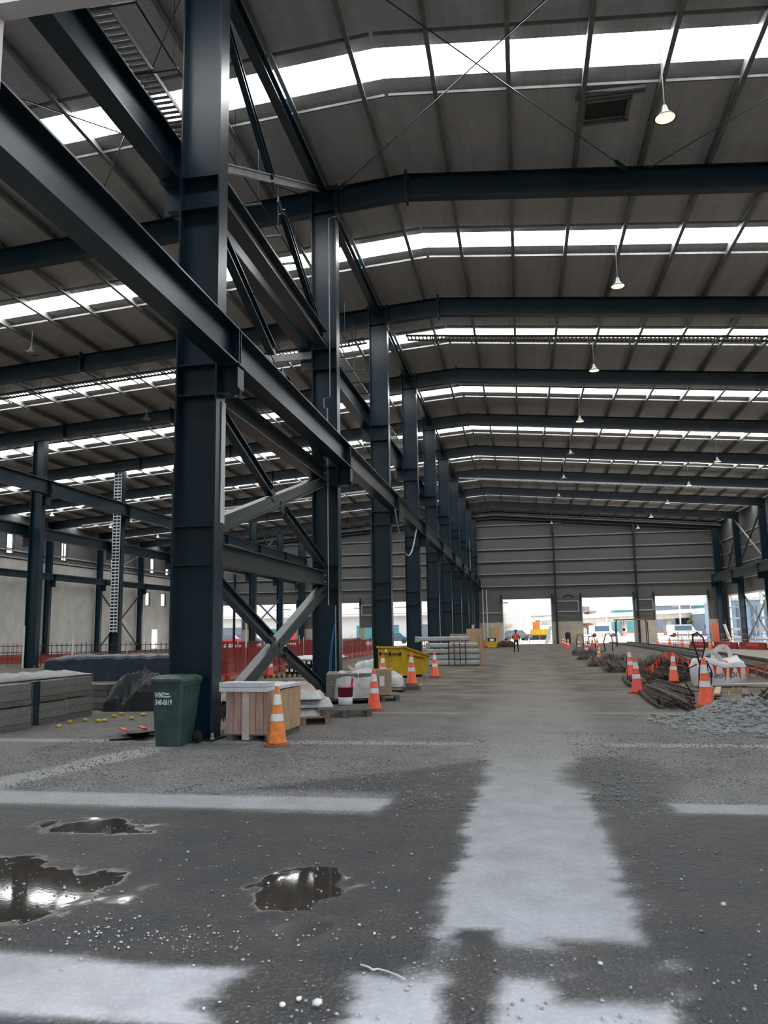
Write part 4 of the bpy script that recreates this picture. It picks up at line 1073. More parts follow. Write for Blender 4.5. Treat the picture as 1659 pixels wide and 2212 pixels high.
# ---- wrapped block pallets on the left
BL = MB(); BL.bevbox(.006,.244,.006,.244,.004,.146,.01); BLM = BL.mesh('block', BLOCK)
rows = [(12.85,'nearest','left edge'),(14.32,'middle','middle'),(15.28,'far','right end')]
for y0, nm, lab in rows:
    for tier in range(2):
        t = thing('wrapped_block_pallet', '%s wrapped stack of grey blocks in the left row, %s tier' % (nm, ('lower','upper')[tier]), 'block pallet', (-10.4-.02*tier, y0, .43*tier), math.radians(-7), 'wrapped block pallets at the left')
        L4 = 5 if nm == 'nearest' else 4
        for k in range(3 if tier == 0 else 2):
            pass
        kk = 0
        nz = 2
        for k in range(nz):
            for j in range(L4):
                for i in range(4):
                    if 0 < j < L4-1 and i in (1,2) and not (k == nz-1): continue
                    o = put('block', BLM, t, (.245*i-.0, .235*j, .10+.15*k))
        q = MB(); q.box(-.01,.99,-.01,.235*L4+.01,.0,.095); q.build('pallet_base', WOODG, t)
        q = MB(); a, c_ = -.02, 1.0; d_, e_ = -.02, .235*L4+.03
        q.box(a, c_, d_, e_, .02, .415); q.build('stretch_wrap', WRAP, t)
q = MB(); q.box(-.02,.02,-.12,.12,.0,.84); q.box(.0,.03,-.05,.05,-.0,.2); o = q.build('navy_strip', TARP, None, (-9.42,14.19,.0)); o.rotation_euler = (0,0,math.radians(-7)); tag(o, 'navy tarpaulin strip hanging in the gap between the wrapped block stacks', 'tarpaulin')
q = solid(crumple(-.75,.45,-1.75,1.75,.10,.16,22,81,sq=6)); o = q.build('grey_cover_sheet', PLASW if False else mat('grey_cover_sheet',(.22,.225,.225),.5,0,.25,3,.5,8), None, (-10.1,14.65,.85), True); o.rotation_euler = (0,0,math.radians(-7)); tag(o, 'grey plastic sheet laid over the wrapped block stacks', 'plastic film')
for k in range(9):
    x, y = [(-8.9,14.6),(-8.75,14.9),(-8.3,14.85),(-8.5,15.6),(-8.0,15.9),(-7.9,15.2),(-8.7,13.9),(-8.55,16.0),(-8.4,14.8)][k]
    q = MB(); q.lathe([(.03,0),(.055,.02),(.05,.05),(.025,.06)], 8); q.box(-.07,.07,-.012,.012,0,.02); tag(q.build('yellow_spacer', YEL2, None, (x,y,.0)), 'small yellow plastic spacer lying before the wrapped block stacks', 'spacer', 'yellow spacers on the ground')

# ---- plank stack and tarpaulins
t = thing('plank_stack', 'stack of grey planks between the wrapped blocks and the black tarp', 'planks', (-10.75, 17.2, 0), -.1)
for k in range(4):
    q = MB(); q.box(0,1.25,0,.5,.02+.14*k,.15+.14*k); q.build('plank', [WOODG, BLOCK, WOODG, WOODG][k], t)
q = solid(drape(-.95,.95,-.6,.65,1.0,91,26,.85,2.2,2.6)); o = q.build('black_tarp', TARPB, None, (-8.55,17.35,0)); o.rotation_euler = (0,0,.1); tag(o, 'crumpled black tarpaulin heap left of the green bin', 'tarpaulin')
q = MB(); q.add(*(lambda c_: (c_.v, c_.f))(solid(drape(-2.75,2.75,-1.1,1.1,.98,95,44,.14,26,1.5)))); tag(q.build('tarp_covered_load', TARP, None, (-15.3,28.6,G(28)), False), 'long load under a dark navy tarpaulin behind the wrapped blocks', 'tarpaulin')
q = solid(drape(-.9,.9,-.8,.8,1.0,97,20,.25,10,1.4)); tag(q.build('brown_tarp_load', mat('brown_tarp',(.035,.03,.028),.6,0,.3,4,.4,8), None, (-11.6,27.2,G(27))), 'dark brown sheet-covered stack at the right end of the navy tarpaulin', 'tarpaulin')

# ---- red safety net fence with posts and red feet along the left hall
def net_mat():
    m = bpy.data.materials.new('red_safety_net'); m.use_nodes = True; t = m.node_tree; N = t.nodes; L = t.links
    b = N['Principled BSDF']; b.inputs['Base Color'].default_value = (.30,.018,.02,1); b.inputs['Roughness'].default_value = .6
    tc = N.new('ShaderNodeTexCoord'); br = N.new('ShaderNodeTexBrick'); br.offset = 0; br.inputs['Scale'].default_value = 1
    br.inputs['Brick Width'].default_value = .045; br.inputs['Row Height'].default_value = .06; br.inputs['Mortar Size'].default_value = .012; br.inputs['Mortar Smooth'].default_value = 0
    mp = N.new('ShaderNodeMapping'); mp.inputs['Rotation'].default_value = (0, math.pi/2, 0); L.new(tc.outputs['Generated'], mp.inputs[0])
    br.inputs['Color1'].default_value = br.inputs['Color2'].default_value = (.16,.16,.16,1); br.inputs['Mortar'].default_value = (.95,.95,.95,1)
    cmb = N.new('ShaderNodeCombineXYZ'); sp = N.new('ShaderNodeSeparateXYZ'); L.new(tc.outputs['Object'], sp.inputs[0])
    ad = N.new('ShaderNodeMath'); ad.operation = 'ADD'; L.new(sp.outputs['X'], ad.inputs[0]); L.new(sp.outputs['Y'], ad.inputs[1])
    L.new(ad.outputs[0], cmb.inputs[0]); L.new(sp.outputs['Z'], cmb.inputs[1]); L.new(cmb.outputs[0], br.inputs['Vector'])
    L.new(br.outputs[0], b.inputs['Alpha']); return m
NET = net_mat()
def fence(p0, p1, n, label, h=1.2, feet=True, grp='red net fence panels', posts=True):
    p0 = Vector(p0); p1 = Vector(p1)
    for k in range(n):
        a = p0.lerp(p1, k/n); b_ = p0.lerp(p1, (k+1)/n); g0, g1 = G(a.y), G(b_.y)
        t = thing('net_fence_panel', label % ORDN[k], 'fence', (a.x, a.y, g0), 0, grp)
        d = b_-a; d.z = g1-g0
        m_ = 8; v = []; q = MB(); side = Vector((-d.y, d.x, 0)).normalized()
        for i in range(m_+1):
            c = d*(i/m_); w_ = .05*math.sin(i*2.1+k*1.7); top = h-.10*math.sin(math.pi*i/m_)*(.6+.4*math.sin(k*3))
            for z in (.18, top*.55, top): v.append(c+side*w_*(z/h)+Vector((0,0,z)))
        f = [(i*3+j,(i+1)*3+j,(i+1)*3+j+1,i*3+j+1) for i in range(m_) for j in range(2)]
        nn = len(v); v += [p+side*.004 for p in v]; f += [tuple(i+nn for i in reversed(x)) for x in f]
        q.add(v, f); q.build('net', NET, t)
        q = MB(); q.tube([(0,0,0),(0,0,h+.28)], .022, 6); q.build('post', WHITE_STEEL, t)
        for u in (.33, .66):
            q = MB(); c = d*u; q.tube([c, c+Vector((0,0,h+.15))], .012, 5); q.build('steel_rod', RUST, t)
        if feet:
            for u0, u1 in ((.04,.48),(.52,.97)):
                c0 = d*u0+side*.0; c1 = d*u1; q = MB(); q.bar(c0+Vector((0,0,.13)), c1+Vector((0,0,.13)), .34, .26); ft = q.build('foot_block', RED, t)
                q = MB(); m1 = d*((u0+u1)/2); e = d.normalized()*.5; off = -side*.175
                q.bar(m1-e+off+Vector((0,0,.15)), m1+e+off+Vector((0,0,.15)), .01, .14); q.build('sticker', CARD, ft)
ORDN = ['first','second','third','fourth','fifth','sixth','seventh','eighth','ninth','tenth','eleventh','twelfth','thirteenth','fourteenth','fifteenth','sixteenth']
fence((-10.3,24.6,0),(-11.9,66,0), 12, 'red safety net fence panel with red feet beside the cross brace, %s from the camera')
fence((-34,40.5,0),(-19.0,41.8,0), 5, 'red safety net panel before the concrete left wall, %s from the left', .75, False, 'red nets before the left wall')
fence((-20,44,0),(-12.4,60,0), 5, 'red safety net panel deeper in the left hall, %s from the left', 1.25, False, 'red nets deep in the left hall')
# starter-bar cages behind the nets
for k, (x0, x1, y, lab) in enumerate(((-34,-28,43.2,'left edge'),(-28,-23,43.4,'leftmost column'),(-23,-18,43.6,'cable ladder column'),(-18,-13,43.8,'nearest column'))):
    t = thing('rebar_cage', 'rusty reinforcing cage behind the red nets near the %s' % lab, 'rebar', (x0, y, G(y)), 0, 'rebar cages in the left hall')
    q = MB(); L_ = x1-x0
    for z in (.35,.75,1.15): 
        for yy in (0,.6): q.tube([(0,yy,z),(L_,yy,z)], .018, 4)
    q.build('long_bars', RUST, t)
    q = MB(); x = .15
    while x < L_:
        for yy in (0,.6): q.tube([(x,yy,.02),(x,yy,1.2+.15*random.random())], .012, 4)
        x += .32
    q.build('stirrups', RUST, t)
for k, (x, y, h_, lab) in enumerate(((-26.9,39.3,2.3,'left of the leftmost column'),(-24.4,40.0,2.0,'right of the leftmost column'),(-14.6,40.5,2.6,'against the nearest column'),(-18.6,39.8,1.9,'left of the nearest column'))):
    q = MB(); q.tube([(0,0,0),(0,0,h_)], .05, 8); tag(q.build('marker_post', WHITE_STEEL, None, (x,y,G(y))), 'white upright marker post %s' % lab, 'post', 'white marker posts')
# yellow and black bar chairs in a strip on the floor
def chair_strip(x, y, rz, n, label, m=YEL2, s=1.0, scatter=0):
    t = thing('bar_chair_strip', label, 'bar chairs', (x, y, G(y)), rz, 'bar chair strips')
    for k in range(n):
        q = MB(); c = k*.16*s; q.tube([(c,0,.005),(c+.05*s,.0,.10*s),(c+.10*s,0,.005)], .012*s, 4); q.tube([(c+.05*s,-.06*s,.005),(c+.05*s,0,.10*s),(c+.05*s,.06*s,.005)], .012*s, 4); o = q.build('chair', m, t); o.location = (random.uniform(-1,1)*scatter, random.uniform(-1,1)*scatter*1.4, 0); o.rotation_euler = (0,0,random.uniform(-1,1)*scatter)
chair_strip(-9.4,29.0,.62,14,'zigzag strip of yellow bar chairs behind the low cross brace', s=1.3)
chair_strip(-9.6,28.6,.62,12,'zigzag strip of black bar chairs beside the yellow ones', DARK, 1.3)
chair_strip(-6.3,14.9,.35,9,'dark zigzag bar chairs behind the timber crate', RUST, 1.2)

RUST2 = mat('fresh_rust', (.085,.056,.040), .75, 0, .3, 7)
# ---- rusty bar bundles on the right
def bundle(p0, p1, n, spread, label, bend=.25, r=.014, z=.03):
    p0 = Vector(p0); p1 = Vector(p1); t = thing('rebar_bundle', label, 'rebar', (p0.x, p0.y, G(p0.y)), 0, 'rusty bar bundles')
    d = p1-p0; d.z = G(p1.y)-G(p0.y); s = Vector((-d.y,d.x,0)).normalized(); L_ = d.length
    q = MB()
    for k in range(n):
        q.cur = k % 3 == 0
        a = random.uniform(-1,1); hgt = z+random.random()*spread*.42*(1-abs(a)*.6); pts = []
        e0 = random.uniform(-.5,.7); e1 = random.uniform(-.9,.4)
        for i in range(6):
            u = i/5; pts.append(d.normalized()*(e0+(L_+e1-e0)*u)+s*(a*spread*(1.0+.12*math.sin(u*3+a*2)))+s*bend*math.sin(u*math.pi)*.15+Vector((0,0,d.z*u+hgt+.02*math.sin(u*5+a*4))))
        q.tube(pts, r, 5)
        if random.random() < .10:                       # hooked ends
            e = pts[0]; q.tube([e, e-d.normalized()*.12+Vector((0,0,.05)), e-d.normalized()*.16+s*.05+Vector((0,0,.11)), e+d.normalized()*.02+s*.07+Vector((0,0,.12))], r, 5)
    q.build('bars', [RUST, RUST2], t)
    for u in ():
        q = MB(); c = d*u+s*bend*.5*math.sin(u*math.pi); ring = [c+s*(spread*1.02*math.cos(a))+Vector((0,0,z+spread*.3+spread*.36*math.sin(a))) for a in np.linspace(0,2*math.pi,13)]
        q.tube(ring, .008, 4); q.build('tie_wire', RUST, t)
bundle((3.15,17.4,0),(3.25,22.6,0),60,.42,'nearest rusty bar bundle with hooked ends behind the rock heap')
bundle((3.95,18.4,0),(3.85,25.0,0),50,.38,'long rusty bar bundle right of the red cone')
bundle((3.25,23.2,0),(3.5,28.2,0),46,.36,'rusty bar bundle just behind the red cone')
bundle((5.1,25.5,0),(4.9,34,0),60,.55,'rusty bar bundle under the flag string')
bundle((3.6,31.0,0),(4.3,41,0),60,.60,'rusty bar bundle behind the tall orange cone')
bundle((5.9,33.5,0),(7.4,45,0),110,.95,'high tangled rusty bar heap beside the track', z=.1)
bundle((3.4,36.0,0),(4.0,45,0),56,.60,'rusty bar bundle left of the high tangled heap')
bundle((4.4,41.5,0),(5.6,52,0),56,.65,'rusty bar bundle among the small far cones')
bundle((3.3,44.0,0),(3.9,50,0),46,.50,'rusty bar bundle end lying at the edge of the path')
bundle((5.15,18.4,0),(7.0,23.6,0),44,.38,'rusty bar bundle at the right edge of the picture')
bundle((5.95,25.0,0),(6.9,29.6,0),40,.40,'rusty bar bundle right of the white bulk bag')
bundle((4.3,25.4,0),(4.2,32.0,0),60,.50,'dark bar bundle behind the cone with the torn base')
bundle((5.6,29.5,0),(5.9,36.5,0),64,.60,'dark bar bundle right behind the flag string peak')
bundle((4.9,34.5,0),(5.5,41.0,0),60,.60,'dark bar bundle left of the high tangled heap, nearer one')
bundle((4.4,52.0,0),(5.6,62,0),26,.40,'far rusty bar bundle near the doorway')
q = solid(crumple(-.8,.8,-1.5,1.5,.55,.4,18,111,sq=2)); tag(q.build('black_tarp_roll', DARK, None, (3.9,52.6,G(52))), 'black tarp roll lying among the small cones at the path edge', 'tarpaulin')
# bar mats with yellow chairs
for k, (x, y, rz, lab) in enumerate(((4.1,18.1,.9,'yellow bar chairs on the ground behind the cone on the rock heap'),(4.5,19.4,.7,'yellow bar chairs in front of the white bulk bag'),(4.2,22.4,1.1,'yellow bar chairs left of the white bulk bag'),(5.2,17.2,.4,'yellow bar chairs at the right edge near the rock heap'),(4.9,21.3,.8,'yellow bar chairs close under the white bulk bag'))):
    chair_strip(x, y, rz, 6, lab, YEL2, 1.0, .5)
t = thing('starter_bar_mat', 'low mat of bent dark starter bars behind the rock heap', 'rebar', (4.0,16.9,0))
for k in range(14):
    q = MB(); x = .12*k; y = .5*math.sin(k*1.3); q.tube([(x,y,0),(x,y,.16),(x+.1,y+.06,.2),(x+.14,y+.08,.02)], .012, 5); q.build('bent_bar', RUST, t)
for x0, y0, x1, y1, lab, m in ((4.5,20.2,5.0,22.2,'pale timber plank in front of the white bulk bag',WOODY),(5.1,20.0,5.5,21.6,'grey plank right of the pale timber plank',WOODG),(4.6,23.2,7.0,23.5,'long concrete-grey beam behind the white bulk bag',CONC),(3.0,23.0,3.6,23.1,'short timber offcut near the red cone',WOODG)):
    q = MB(); q.bar((x0,y0,.06),(x1,y1,.06),.14,.05); tag(q.build('timber_plank', m), lab, 'timber', 'loose planks on the right')

# ---- crushed rock heap
def rock_heap():
    n = 60; q = MB(); xs = np.linspace(1.9,5.4,n); ys = np.linspace(12.9,16.9,n); X, Y = np.meshgrid(xs, ys, indexing='ij')
    e = np.exp(-(((X-3.75)/.95)**2 + ((Y-15.0)/.78)**2)**1.15)
    Z = .44*e + .10*(fbm(X,Y,3,201)-.5)*e**.4 + .06*(fbm(X,Y,11,205)-.5)*e**.3 - .035
    v = np.stack([X,Y,Z],-1).reshape(-1,3).tolist()
    f = [(i*n+j,(i+1)*n+j,(i+1)*n+j+1,i*n+j+1) for i in range(n-1) for j in range(n-1)]
    q.add(v, f); return q, (xs, ys, Z)
ROCK = mat('crushed_rock', (.19,.195,.195), .85, 0, .3, 14, .4, 60, .3)
heap, hf = rock_heap()
hp = tag(heap.build('crushed_rock_heap', ROCK, None, None, True), 'heap of grey crushed rock at the right edge with a cone on top', 'rock heap')
ICO = [(0,0,-1),(.72,-.53,-.45),(-.28,-.85,-.45),(-.89,0,-.45),(-.28,.85,-.45),(.72,.53,-.45),(.28,-.85,.45),(-.72,-.53,.45),(-.72,.53,.45),(.28,.85,.45),(.89,0,.45),(0,0,1)]
ICF = [(0,1,2),(1,0,5),(0,2,3),(0,3,4),(0,4,5),(1,5,10),(2,1,6),(3,2,7),(4,3,8),(5,4,9),(1,10,6),(2,6,7),(3,7,8),(4,8,9),(5,9,10),(6,10,11),(7,6,11),(8,7,11),(9,8,11),(10,9,11)]
def stones(pts, name, m, parent=None):
    v = np.array(ICO); n = len(pts); V = np.zeros((n,12,3)); 
    for k, (x, y, z, s) in enumerate(pts):
        sc = np.array([s*random.uniform(.7,1.3), s*random.uniform(.7,1.3), s*random.uniform(.4,.8)]); a = random.uniform(0,6.3); c_, s_n = math.cos(a), math.sin(a)
        w_ = v*sc*(1+.25*(rng.random((12,1))-.5)); V[k] = np.stack([w_[:,0]*c_-w_[:,1]*s_n+x, w_[:,0]*s_n+w_[:,1]*c_+y, w_[:,2]+z], -1)
    F = (np.array(ICF)[None]+(np.arange(n)*12)[:,None,None]).reshape(-1,3)
    me = bpy.data.meshes.new(name); me.vertices.add(n*12); me.vertices.foreach_set('co', V.ravel()); me.loops.add(F.size); me.loops.foreach_set('vertex_index', F.ravel()); me.polygons.add(len(F)); me.polygons.foreach_set('loop_start', np.arange(0,F.size,3)); me.update(calc_edges=True)
    me.materials.append(m); return put(name, me, parent)
def hz(x, y):
    xs, ys, Z = hf; i = int((x-xs[0])/(xs[1]-xs[0])); j = int((y-ys[0])/(ys[1]-ys[0]))
    return Z[min(max(i,0),len(xs)-1), min(max(j,0),len(ys)-1)]
pts = []
while len(pts) < 1500:
    x, y = random.gauss(3.6,.75), random.gauss(14.6,.75)
    if 2.0 < x < 5.3 and 12.95 < y < 16.8:
        z = hz(x,y); s = random.choice([.015,.02,.025,.03,.04,.06])
        if z > -.02 or random.random() < .3: pts.append((x,y,max(z,0)+s*.15,s))
tag(stones(pts, 'crushed_stones', mat('loose_stone', (.23,.235,.235), .85, 0, .4, 3), hp), None, None, None, 'stuff')

# ---- loose gravel and pebbles over the near floor
pts = []
while len(pts) < 16000:
    y = 3.7 + 10*random.random()**1.6; x = random.uniform(-7.5,4.5)
    if -.55 < x < .6 and 4.8 < y: continue
    if (3.6 < y < 4.32 and x < -1.4) or (7.8 < y < 8.5 and abs(x) > 1.3): continue
    if -6.2 < x < -4.7 and 12.1 < y < 13.1: continue
    if y > 7.8 or random.random() < .10: pts.append((x,y,G(y)+.004, random.choice([.004,.005,.006,.008,.011])*(1 if y < 8 else 1.3)))
tag(stones(pts, 'loose_gravel', mat('gravel_grey', (.21,.21,.205), .85, 0, .5, 2)), 'loose grey gravel chips strewn over the near floor', 'gravel', None, 'stuff')
pts = []
while len(pts) < 170:
    y = 3.75 + 7*random.random()**1.5; x = random.gauss(-2.2,1.6) if random.random() < .75 else random.uniform(.7,3.5)
    if -7 < x < 4 and not (-.6 < x < .65): pts.append((x,y,.008, random.choice([.004,.005,.006,.008,.012])))
for _ in range(160): pts.append((random.gauss(-2.2,.35), random.gauss(4.62,.13), .006, random.choice([.003,.004,.006,.009])))
tag(stones(pts, 'pale_pebbles', mat('pale_pebble', (.36,.36,.35), .7, 0, .25, 2)), 'pale pebbles scattered on the dark wet ground', 'pebbles', None, 'stuff')
for x, y, s, lab in ((-1.20,3.88,.019,'left of the three white pebbles near the bottom edge'),(-1.14,3.95,.018,'middle of the three white pebbles near the bottom edge'),(-1.04,3.92,.025,'right of the three white pebbles near the bottom edge'),(.33,4.55,.020,'white stone on the dark patch at the bottom right'),(1.18,5.55,.018,'white stone alone on the wet ground at the right')):
    o = stones([(x,y,s*.5,s)], 'white_pebble', mat('white_pebble_stone', (.42,.42,.40), .7, 0, .15, 20)); tag(o, lab, 'stone', 'white pebbles')
q = MB(); q.tube([(-.92,4.36,.012),(-.87,4.33,.014),(-.845,4.315,.008),(-.82,4.325,.010),(-.76,4.29,.014),(-.70,4.245,.016),(-.66,4.215,.012)], .0055, 6); tag(q.build('bent_wire', GALV), 'bent scrap of shiny metal strip on the wet ground near the bottom', 'scrap')

# ---- white bulk bag with print
b = thing('bulk_bag', 'white woven bulk bag with dark print and standing loops behind the rock heap', 'bag', (5.42, 24.0, G(24)), math.radians(10))
b.scale = (1.28, 1.05, 1.12)
q = MB(); n = 22; rings = []; v = []
for zi, z in enumerate(np.linspace(0,.66,9)):
    for k in range(n):
        a = 2*math.pi*k/n; c_, s_n = math.cos(a), math.sin(a); p_ = 5
        rr = 1/((abs(c_)**p_+abs(s_n)**p_)**(1/p_)); w_ = .52*(1+.05*math.sin(z*5)-.05*(z > .5)); dz = (.07*math.sin(2*a+.6)+.03*math.sin(5*a))*(zi > 6)*(zi-6)/2
        v.append((rr*c_*w_+.012*math.sin(a*7+z*9), rr*s_n*w_*.9+.012*math.sin(a*5-z*11), z+dz))
f = [(i*n+k,i*n+(k+1)%n,(i+1)*n+(k+1)%n,(i+1)*n+k) for i in range(8) for k in range(n)]+[tuple(range(n-1,-1,-1))]
v.append((0,0,.42)); f += [(8*n+k,8*n+(k+1)%n,9*n) for k in range(n)]
q.add(v, f); q.build('sack', BAGW, b, None, True)
for x, y in ((-.45,-.36),(.46,.38)):
    q = MB(); s = 1 if x > 0 else -1
    k_ = .75 if s < 0 else 1.0; pth = [(x,y,.55),(x-.03*s,y,.55+.30*k_),(x-.12*s,y,.55+.43*k_),(x-.28*s,y,.55+.40*k_),(x-.40*s,y,.55+.20*k_),(x-.46*s,y,.56)]
    for a, c_ in zip(pth[:-1], pth[1:]): q.bar(a, c_, .10, .025, (0,1,0))
    q.build('lifting_loop', BAGW, b)
on_face(text_mesh('Reo  Di   o', .20), INK, b, (-.38,-.515,.24), (1,0,0), (0,0,1))
q = solid(crumple(-.2,.2,-.2,.2,.2,.1,8,131,sq=2)); q.build('orange_contents', ORANGE2, b, (0,-.1,.5))

# ---- flag strings
def bunting(pts, flags, label):
    t = thing('flag_bunting', label, 'bunting', pts[0], 0, 'orange flag strings'); o = Vector(pts[0])
    q = MB(); q.tube([Vector(p)-o for p in pts], .006, 4); q.build('string', RUST, t)
    L_ = [Vector(p)-o for p in pts]
    for u in flags:
        k = min(int(u), len(L_)-2); c = L_[k].lerp(L_[k+1], u-k); d = (L_[k+1]-L_[k]).normalized()*.05
        m = MB(); y = Vector((0,.004,0)); w_ = Vector((.03*math.sin(u*9),.05*math.cos(u*5),-.30))
        m.add([c-d,c+d,c+w_,c-d+y,c+d+y,c+w_+y], [(0,1,2),(5,4,3),(0,3,4,1),(1,4,5,2),(2,5,3,0)]); m.build('flag', ORANGE, t)
bunting([(3.2,26,.75),(3.74,26,.36),(3.99,26,.53),(4.35,26,.90),(4.55,26,.86),(4.8,26,.72),(5.06,26,.62)], [1.25,1.6,1.9,2.2,2.5,2.8,3.2,3.7,4.2,4.7,5.2,5.8], 'orange flag string sagging between cones left of the bulk bag')
bunting([(4.10,19,.85),(4.44,19,.74),(4.92,19,.76),(5.45,19,.84)], [1.0,1.3,1.62,2.0,2.34,2.7,.4], 'orange flag string crossing in front of the bulk bag')
for x, y, h_, lab in ((4.38,26.05,.95,'black stake holding up the peak of the left flag string'),(5.46,19.05,.9,'dark stake at the right end of the front flag string'),(4.08,19.05,.9,'dark stake at the left end of the front flag string'),(3.18,26.05,.8,'dark stake at the left end of the rear flag string'),(5.08,26.05,.66,'dark stake at the right end of the rear flag string')):
    q = MB(); q.tube([(0,0,0),(.01,0,h_)], .014, 6); tag(q.build('stake', RUST, None, (x,y,G(y))), lab, 'stake', 'flag string stakes')

# ---- black conduit loop rising from a pipe stub
t = thing('conduit_loop', 'tall loop of black flexible conduit standing up behind the cone on the rock heap', 'conduit', (3.58,17.55,0))
P_ = [(-.04,0,.0),(0,0,.5),(.04,0,.86),(-.0,0,1.12),(-.07,0,1.36),(-.06,0,1.52),(.03,0,1.56),(.14,0,1.45),(.17,0,1.28),(.10,0,1.06),(.02,0,.8),(.0,0,.5)]
q = MB(); q.tube(P_, .018, 8); q.build('loop', DARK, t, None, True)
q = MB(); q.tube([(.05,.02,.98),(.18,.02,.96),(.26,.02,.78),(.24,.02,.5),(.17,.02,.3)], .016, 8); q.build('loop', DARK, t, None, True)
q = MB(); q.tube([(-.02,.02,.9),(-.22,.02,.8),(-.28,.02,.55),(-.16,.02,.3),(-.05,.02,.2)], .014, 8); q.build('loop', DARK, t, None, True)
q = MB(); q.tube([(-.06,0,0),(-.06,0,.32)], .05, 10); q.build('pipe_stub', GALV, t)
for k, (x, y, s, lab) in enumerate(((5.2,66,1.1,'left black hose loop by the far small cones'),(5.9,60,1.3,'right rusty hose loop by the far small cones'),(4.7,72,1.2,'thin black hose standing by the far small cones'))):
    q = MB(); q.tube([(0,0,0),(-.1,0,.5*s),(.05,0,.95*s),(.35,0,1.0*s),(.5,0,.7*s),(.5,0,0)], .04, 6); tag(q.build('hose_loop', RUST if k else DARK, None, (x,y,G(y)), True), lab, 'hose', 'far hose loops')

# ---- rail track
TR = [(8.2,22),(9.2,30),(10.0,40),(10.7,53),(11.0,66),(11.0,80),(10.9,94)]
t = thing('rail_track', 'dark sunken rail track running to the right-hand doorway', 'rail track', (0,0,0))
for off in (-.75, .75):
    q = MB()
    for a, c_ in zip(TR[:-1], TR[1:]):
        q.bar((a[0]+off,a[1],G(a[1])+.09),(c_[0]+off,c_[1],G(c_[1])+.09),.07,.15)
    q.build('rail', RUST, t)
for off in (-1.15, 1.15):
    q = MB()
    for a, c_ in zip(TR[:-1], TR[1:]): q.bar((a[0]+off,a[1],G(a[1])+.08),(c_[0]+off,c_[1],G(c_[1])+.08),.18,.16)
    q.build('edge_channel', DARK, t)
q = MB()
for a, c_ in zip(TR[:-1], TR[1:]): q.bar((a[0],a[1],G(a[1])+.02),(c_[0],c_[1],G(c_[1])+.02),2.2,.04)
q.build('track_bed', mat('dark_ballast',(.04,.038,.035),.9,0,.3,8), t)
SLM = MB(); SLM.box(-1.0,1.0,-.11,.11,.03,.075); SLM = SLM.mesh('sleeper', WOODG)
y = 23.0; 
while y < 94:
    for (x0,y0),(x1,y1) in zip(TR[:-1],TR[1:]):
        if y0 <= y < y1: xx = x0+(x1-x0)*(y-y0)/(y1-y0)
    put('sleeper', SLM, t, (xx,y,G(y))); y += .75

REDD = mat('faded_red_plastic', (.22,.025,.022), .5, 0, .25, 4)
# ---- red barriers and fence beyond the track
for k in range(7):
    x0 = 13.3+1.15*k; y0 = 67.5-2.9*k
    t = thing('plastic_barrier', 'red plastic barrier beyond the track, %s from the left' % ORDN[k], 'barrier', (x0, y0, G(y0)+.03), math.atan2(-2.9,1.15), 'red barriers beyond the track')
    q = MB(); q.bevbox(0,2.9,-.16,.16,0,.16,.04); q.build('foot', REDD, t)
    q = MB(); q.bevbox(.05,2.85,-.08,.08,.16,.5,.03); q.build('panel', REDD, t)
    q = MB(); q.box(.8,2.1,-.085,-.08,.22,.42); q.build('panel_sticker', REDC, t)
for k in range(6):
    x0 = 13.6+1.2*k; y0 = 76.5-.9*k
    t = thing('steel_guard_panel', 'pink steel mesh panel before the right doorway, %s from the left' % ORDN[k], 'fence', (x0, y0, G(y0)+.03), -.5, 'steel panels before the right doorway')
    q = MB()
    for z in (.05,.5,1.0): q.tube([(0,0,z),(1.25,0,z)], .025, 5)
    for x in np.linspace(0,1.25,7): q.tube([(x,0,.02),(x,0,1.02)], .016, 4)
    q.build('frame', mat('pink_rail',(.45,.20,.18),.5) if k == 0 else bpy.data.materials['pink_rail'], t)
    q = MB(); q.box(.0,.5,-.2,.2,-.02,.1); q.build('foot', RED, t)
for k in range(3):
    q = MB(); q.box(0,.16,0,.06,0,2.1); o = q.build('orange_post', ORANGE, None, (20.9+.26*k,93.6,G(93))); tag(o, ['left','middle','right'][k]+' of three orange boards leaning by the right corner column', 'board', 'orange boards')
q = MB(); q.bar((22.0,90.5,G(90)),(21.4,90.2,G(90)+1.9),.35,.05); tag(q.build('white_board', WHITEP), 'white board leaning left of the white girts', 'board')

# ---- steel goal-shaped frame near the far doorway
t = thing('test_frame', 'black goal-shaped frame with a timber top rail before the far doorway', 'frame', (8.5,75.4,G(75.4)))
for x in (0, 2.75):
    for y in (0, .9):
        q = MB(); q.tube([(x,y,0),(x,y,2.2)], .045, 6); q.build('leg', DARK, t)
    q = MB(); q.tube([(x,0,2.2),(x+.15 if x == 0 else x-.15,.45,2.45),(x,.9,2.2)], .04, 6); q.build('brace_loop', DARK, t)
    q = MB(); q.tube([(x,0,.05),(x,.9,.05)], .04, 6); q.build('foot', DARK, t)
q = MB(); q.bar((-.15,.45,2.42),(2.95,.45,2.48),.16,.12); q.build('top_rail', WOOD, t)
q = MB(); q.tube([(.7,.45,2.4),(.7,.45,1.6)], .02, 5); q.lathe([(.05,1.4),(.12,1.5),(.1,1.65)], 10, (.7,.45,0)); q.build('hanging_block', DARK, t)

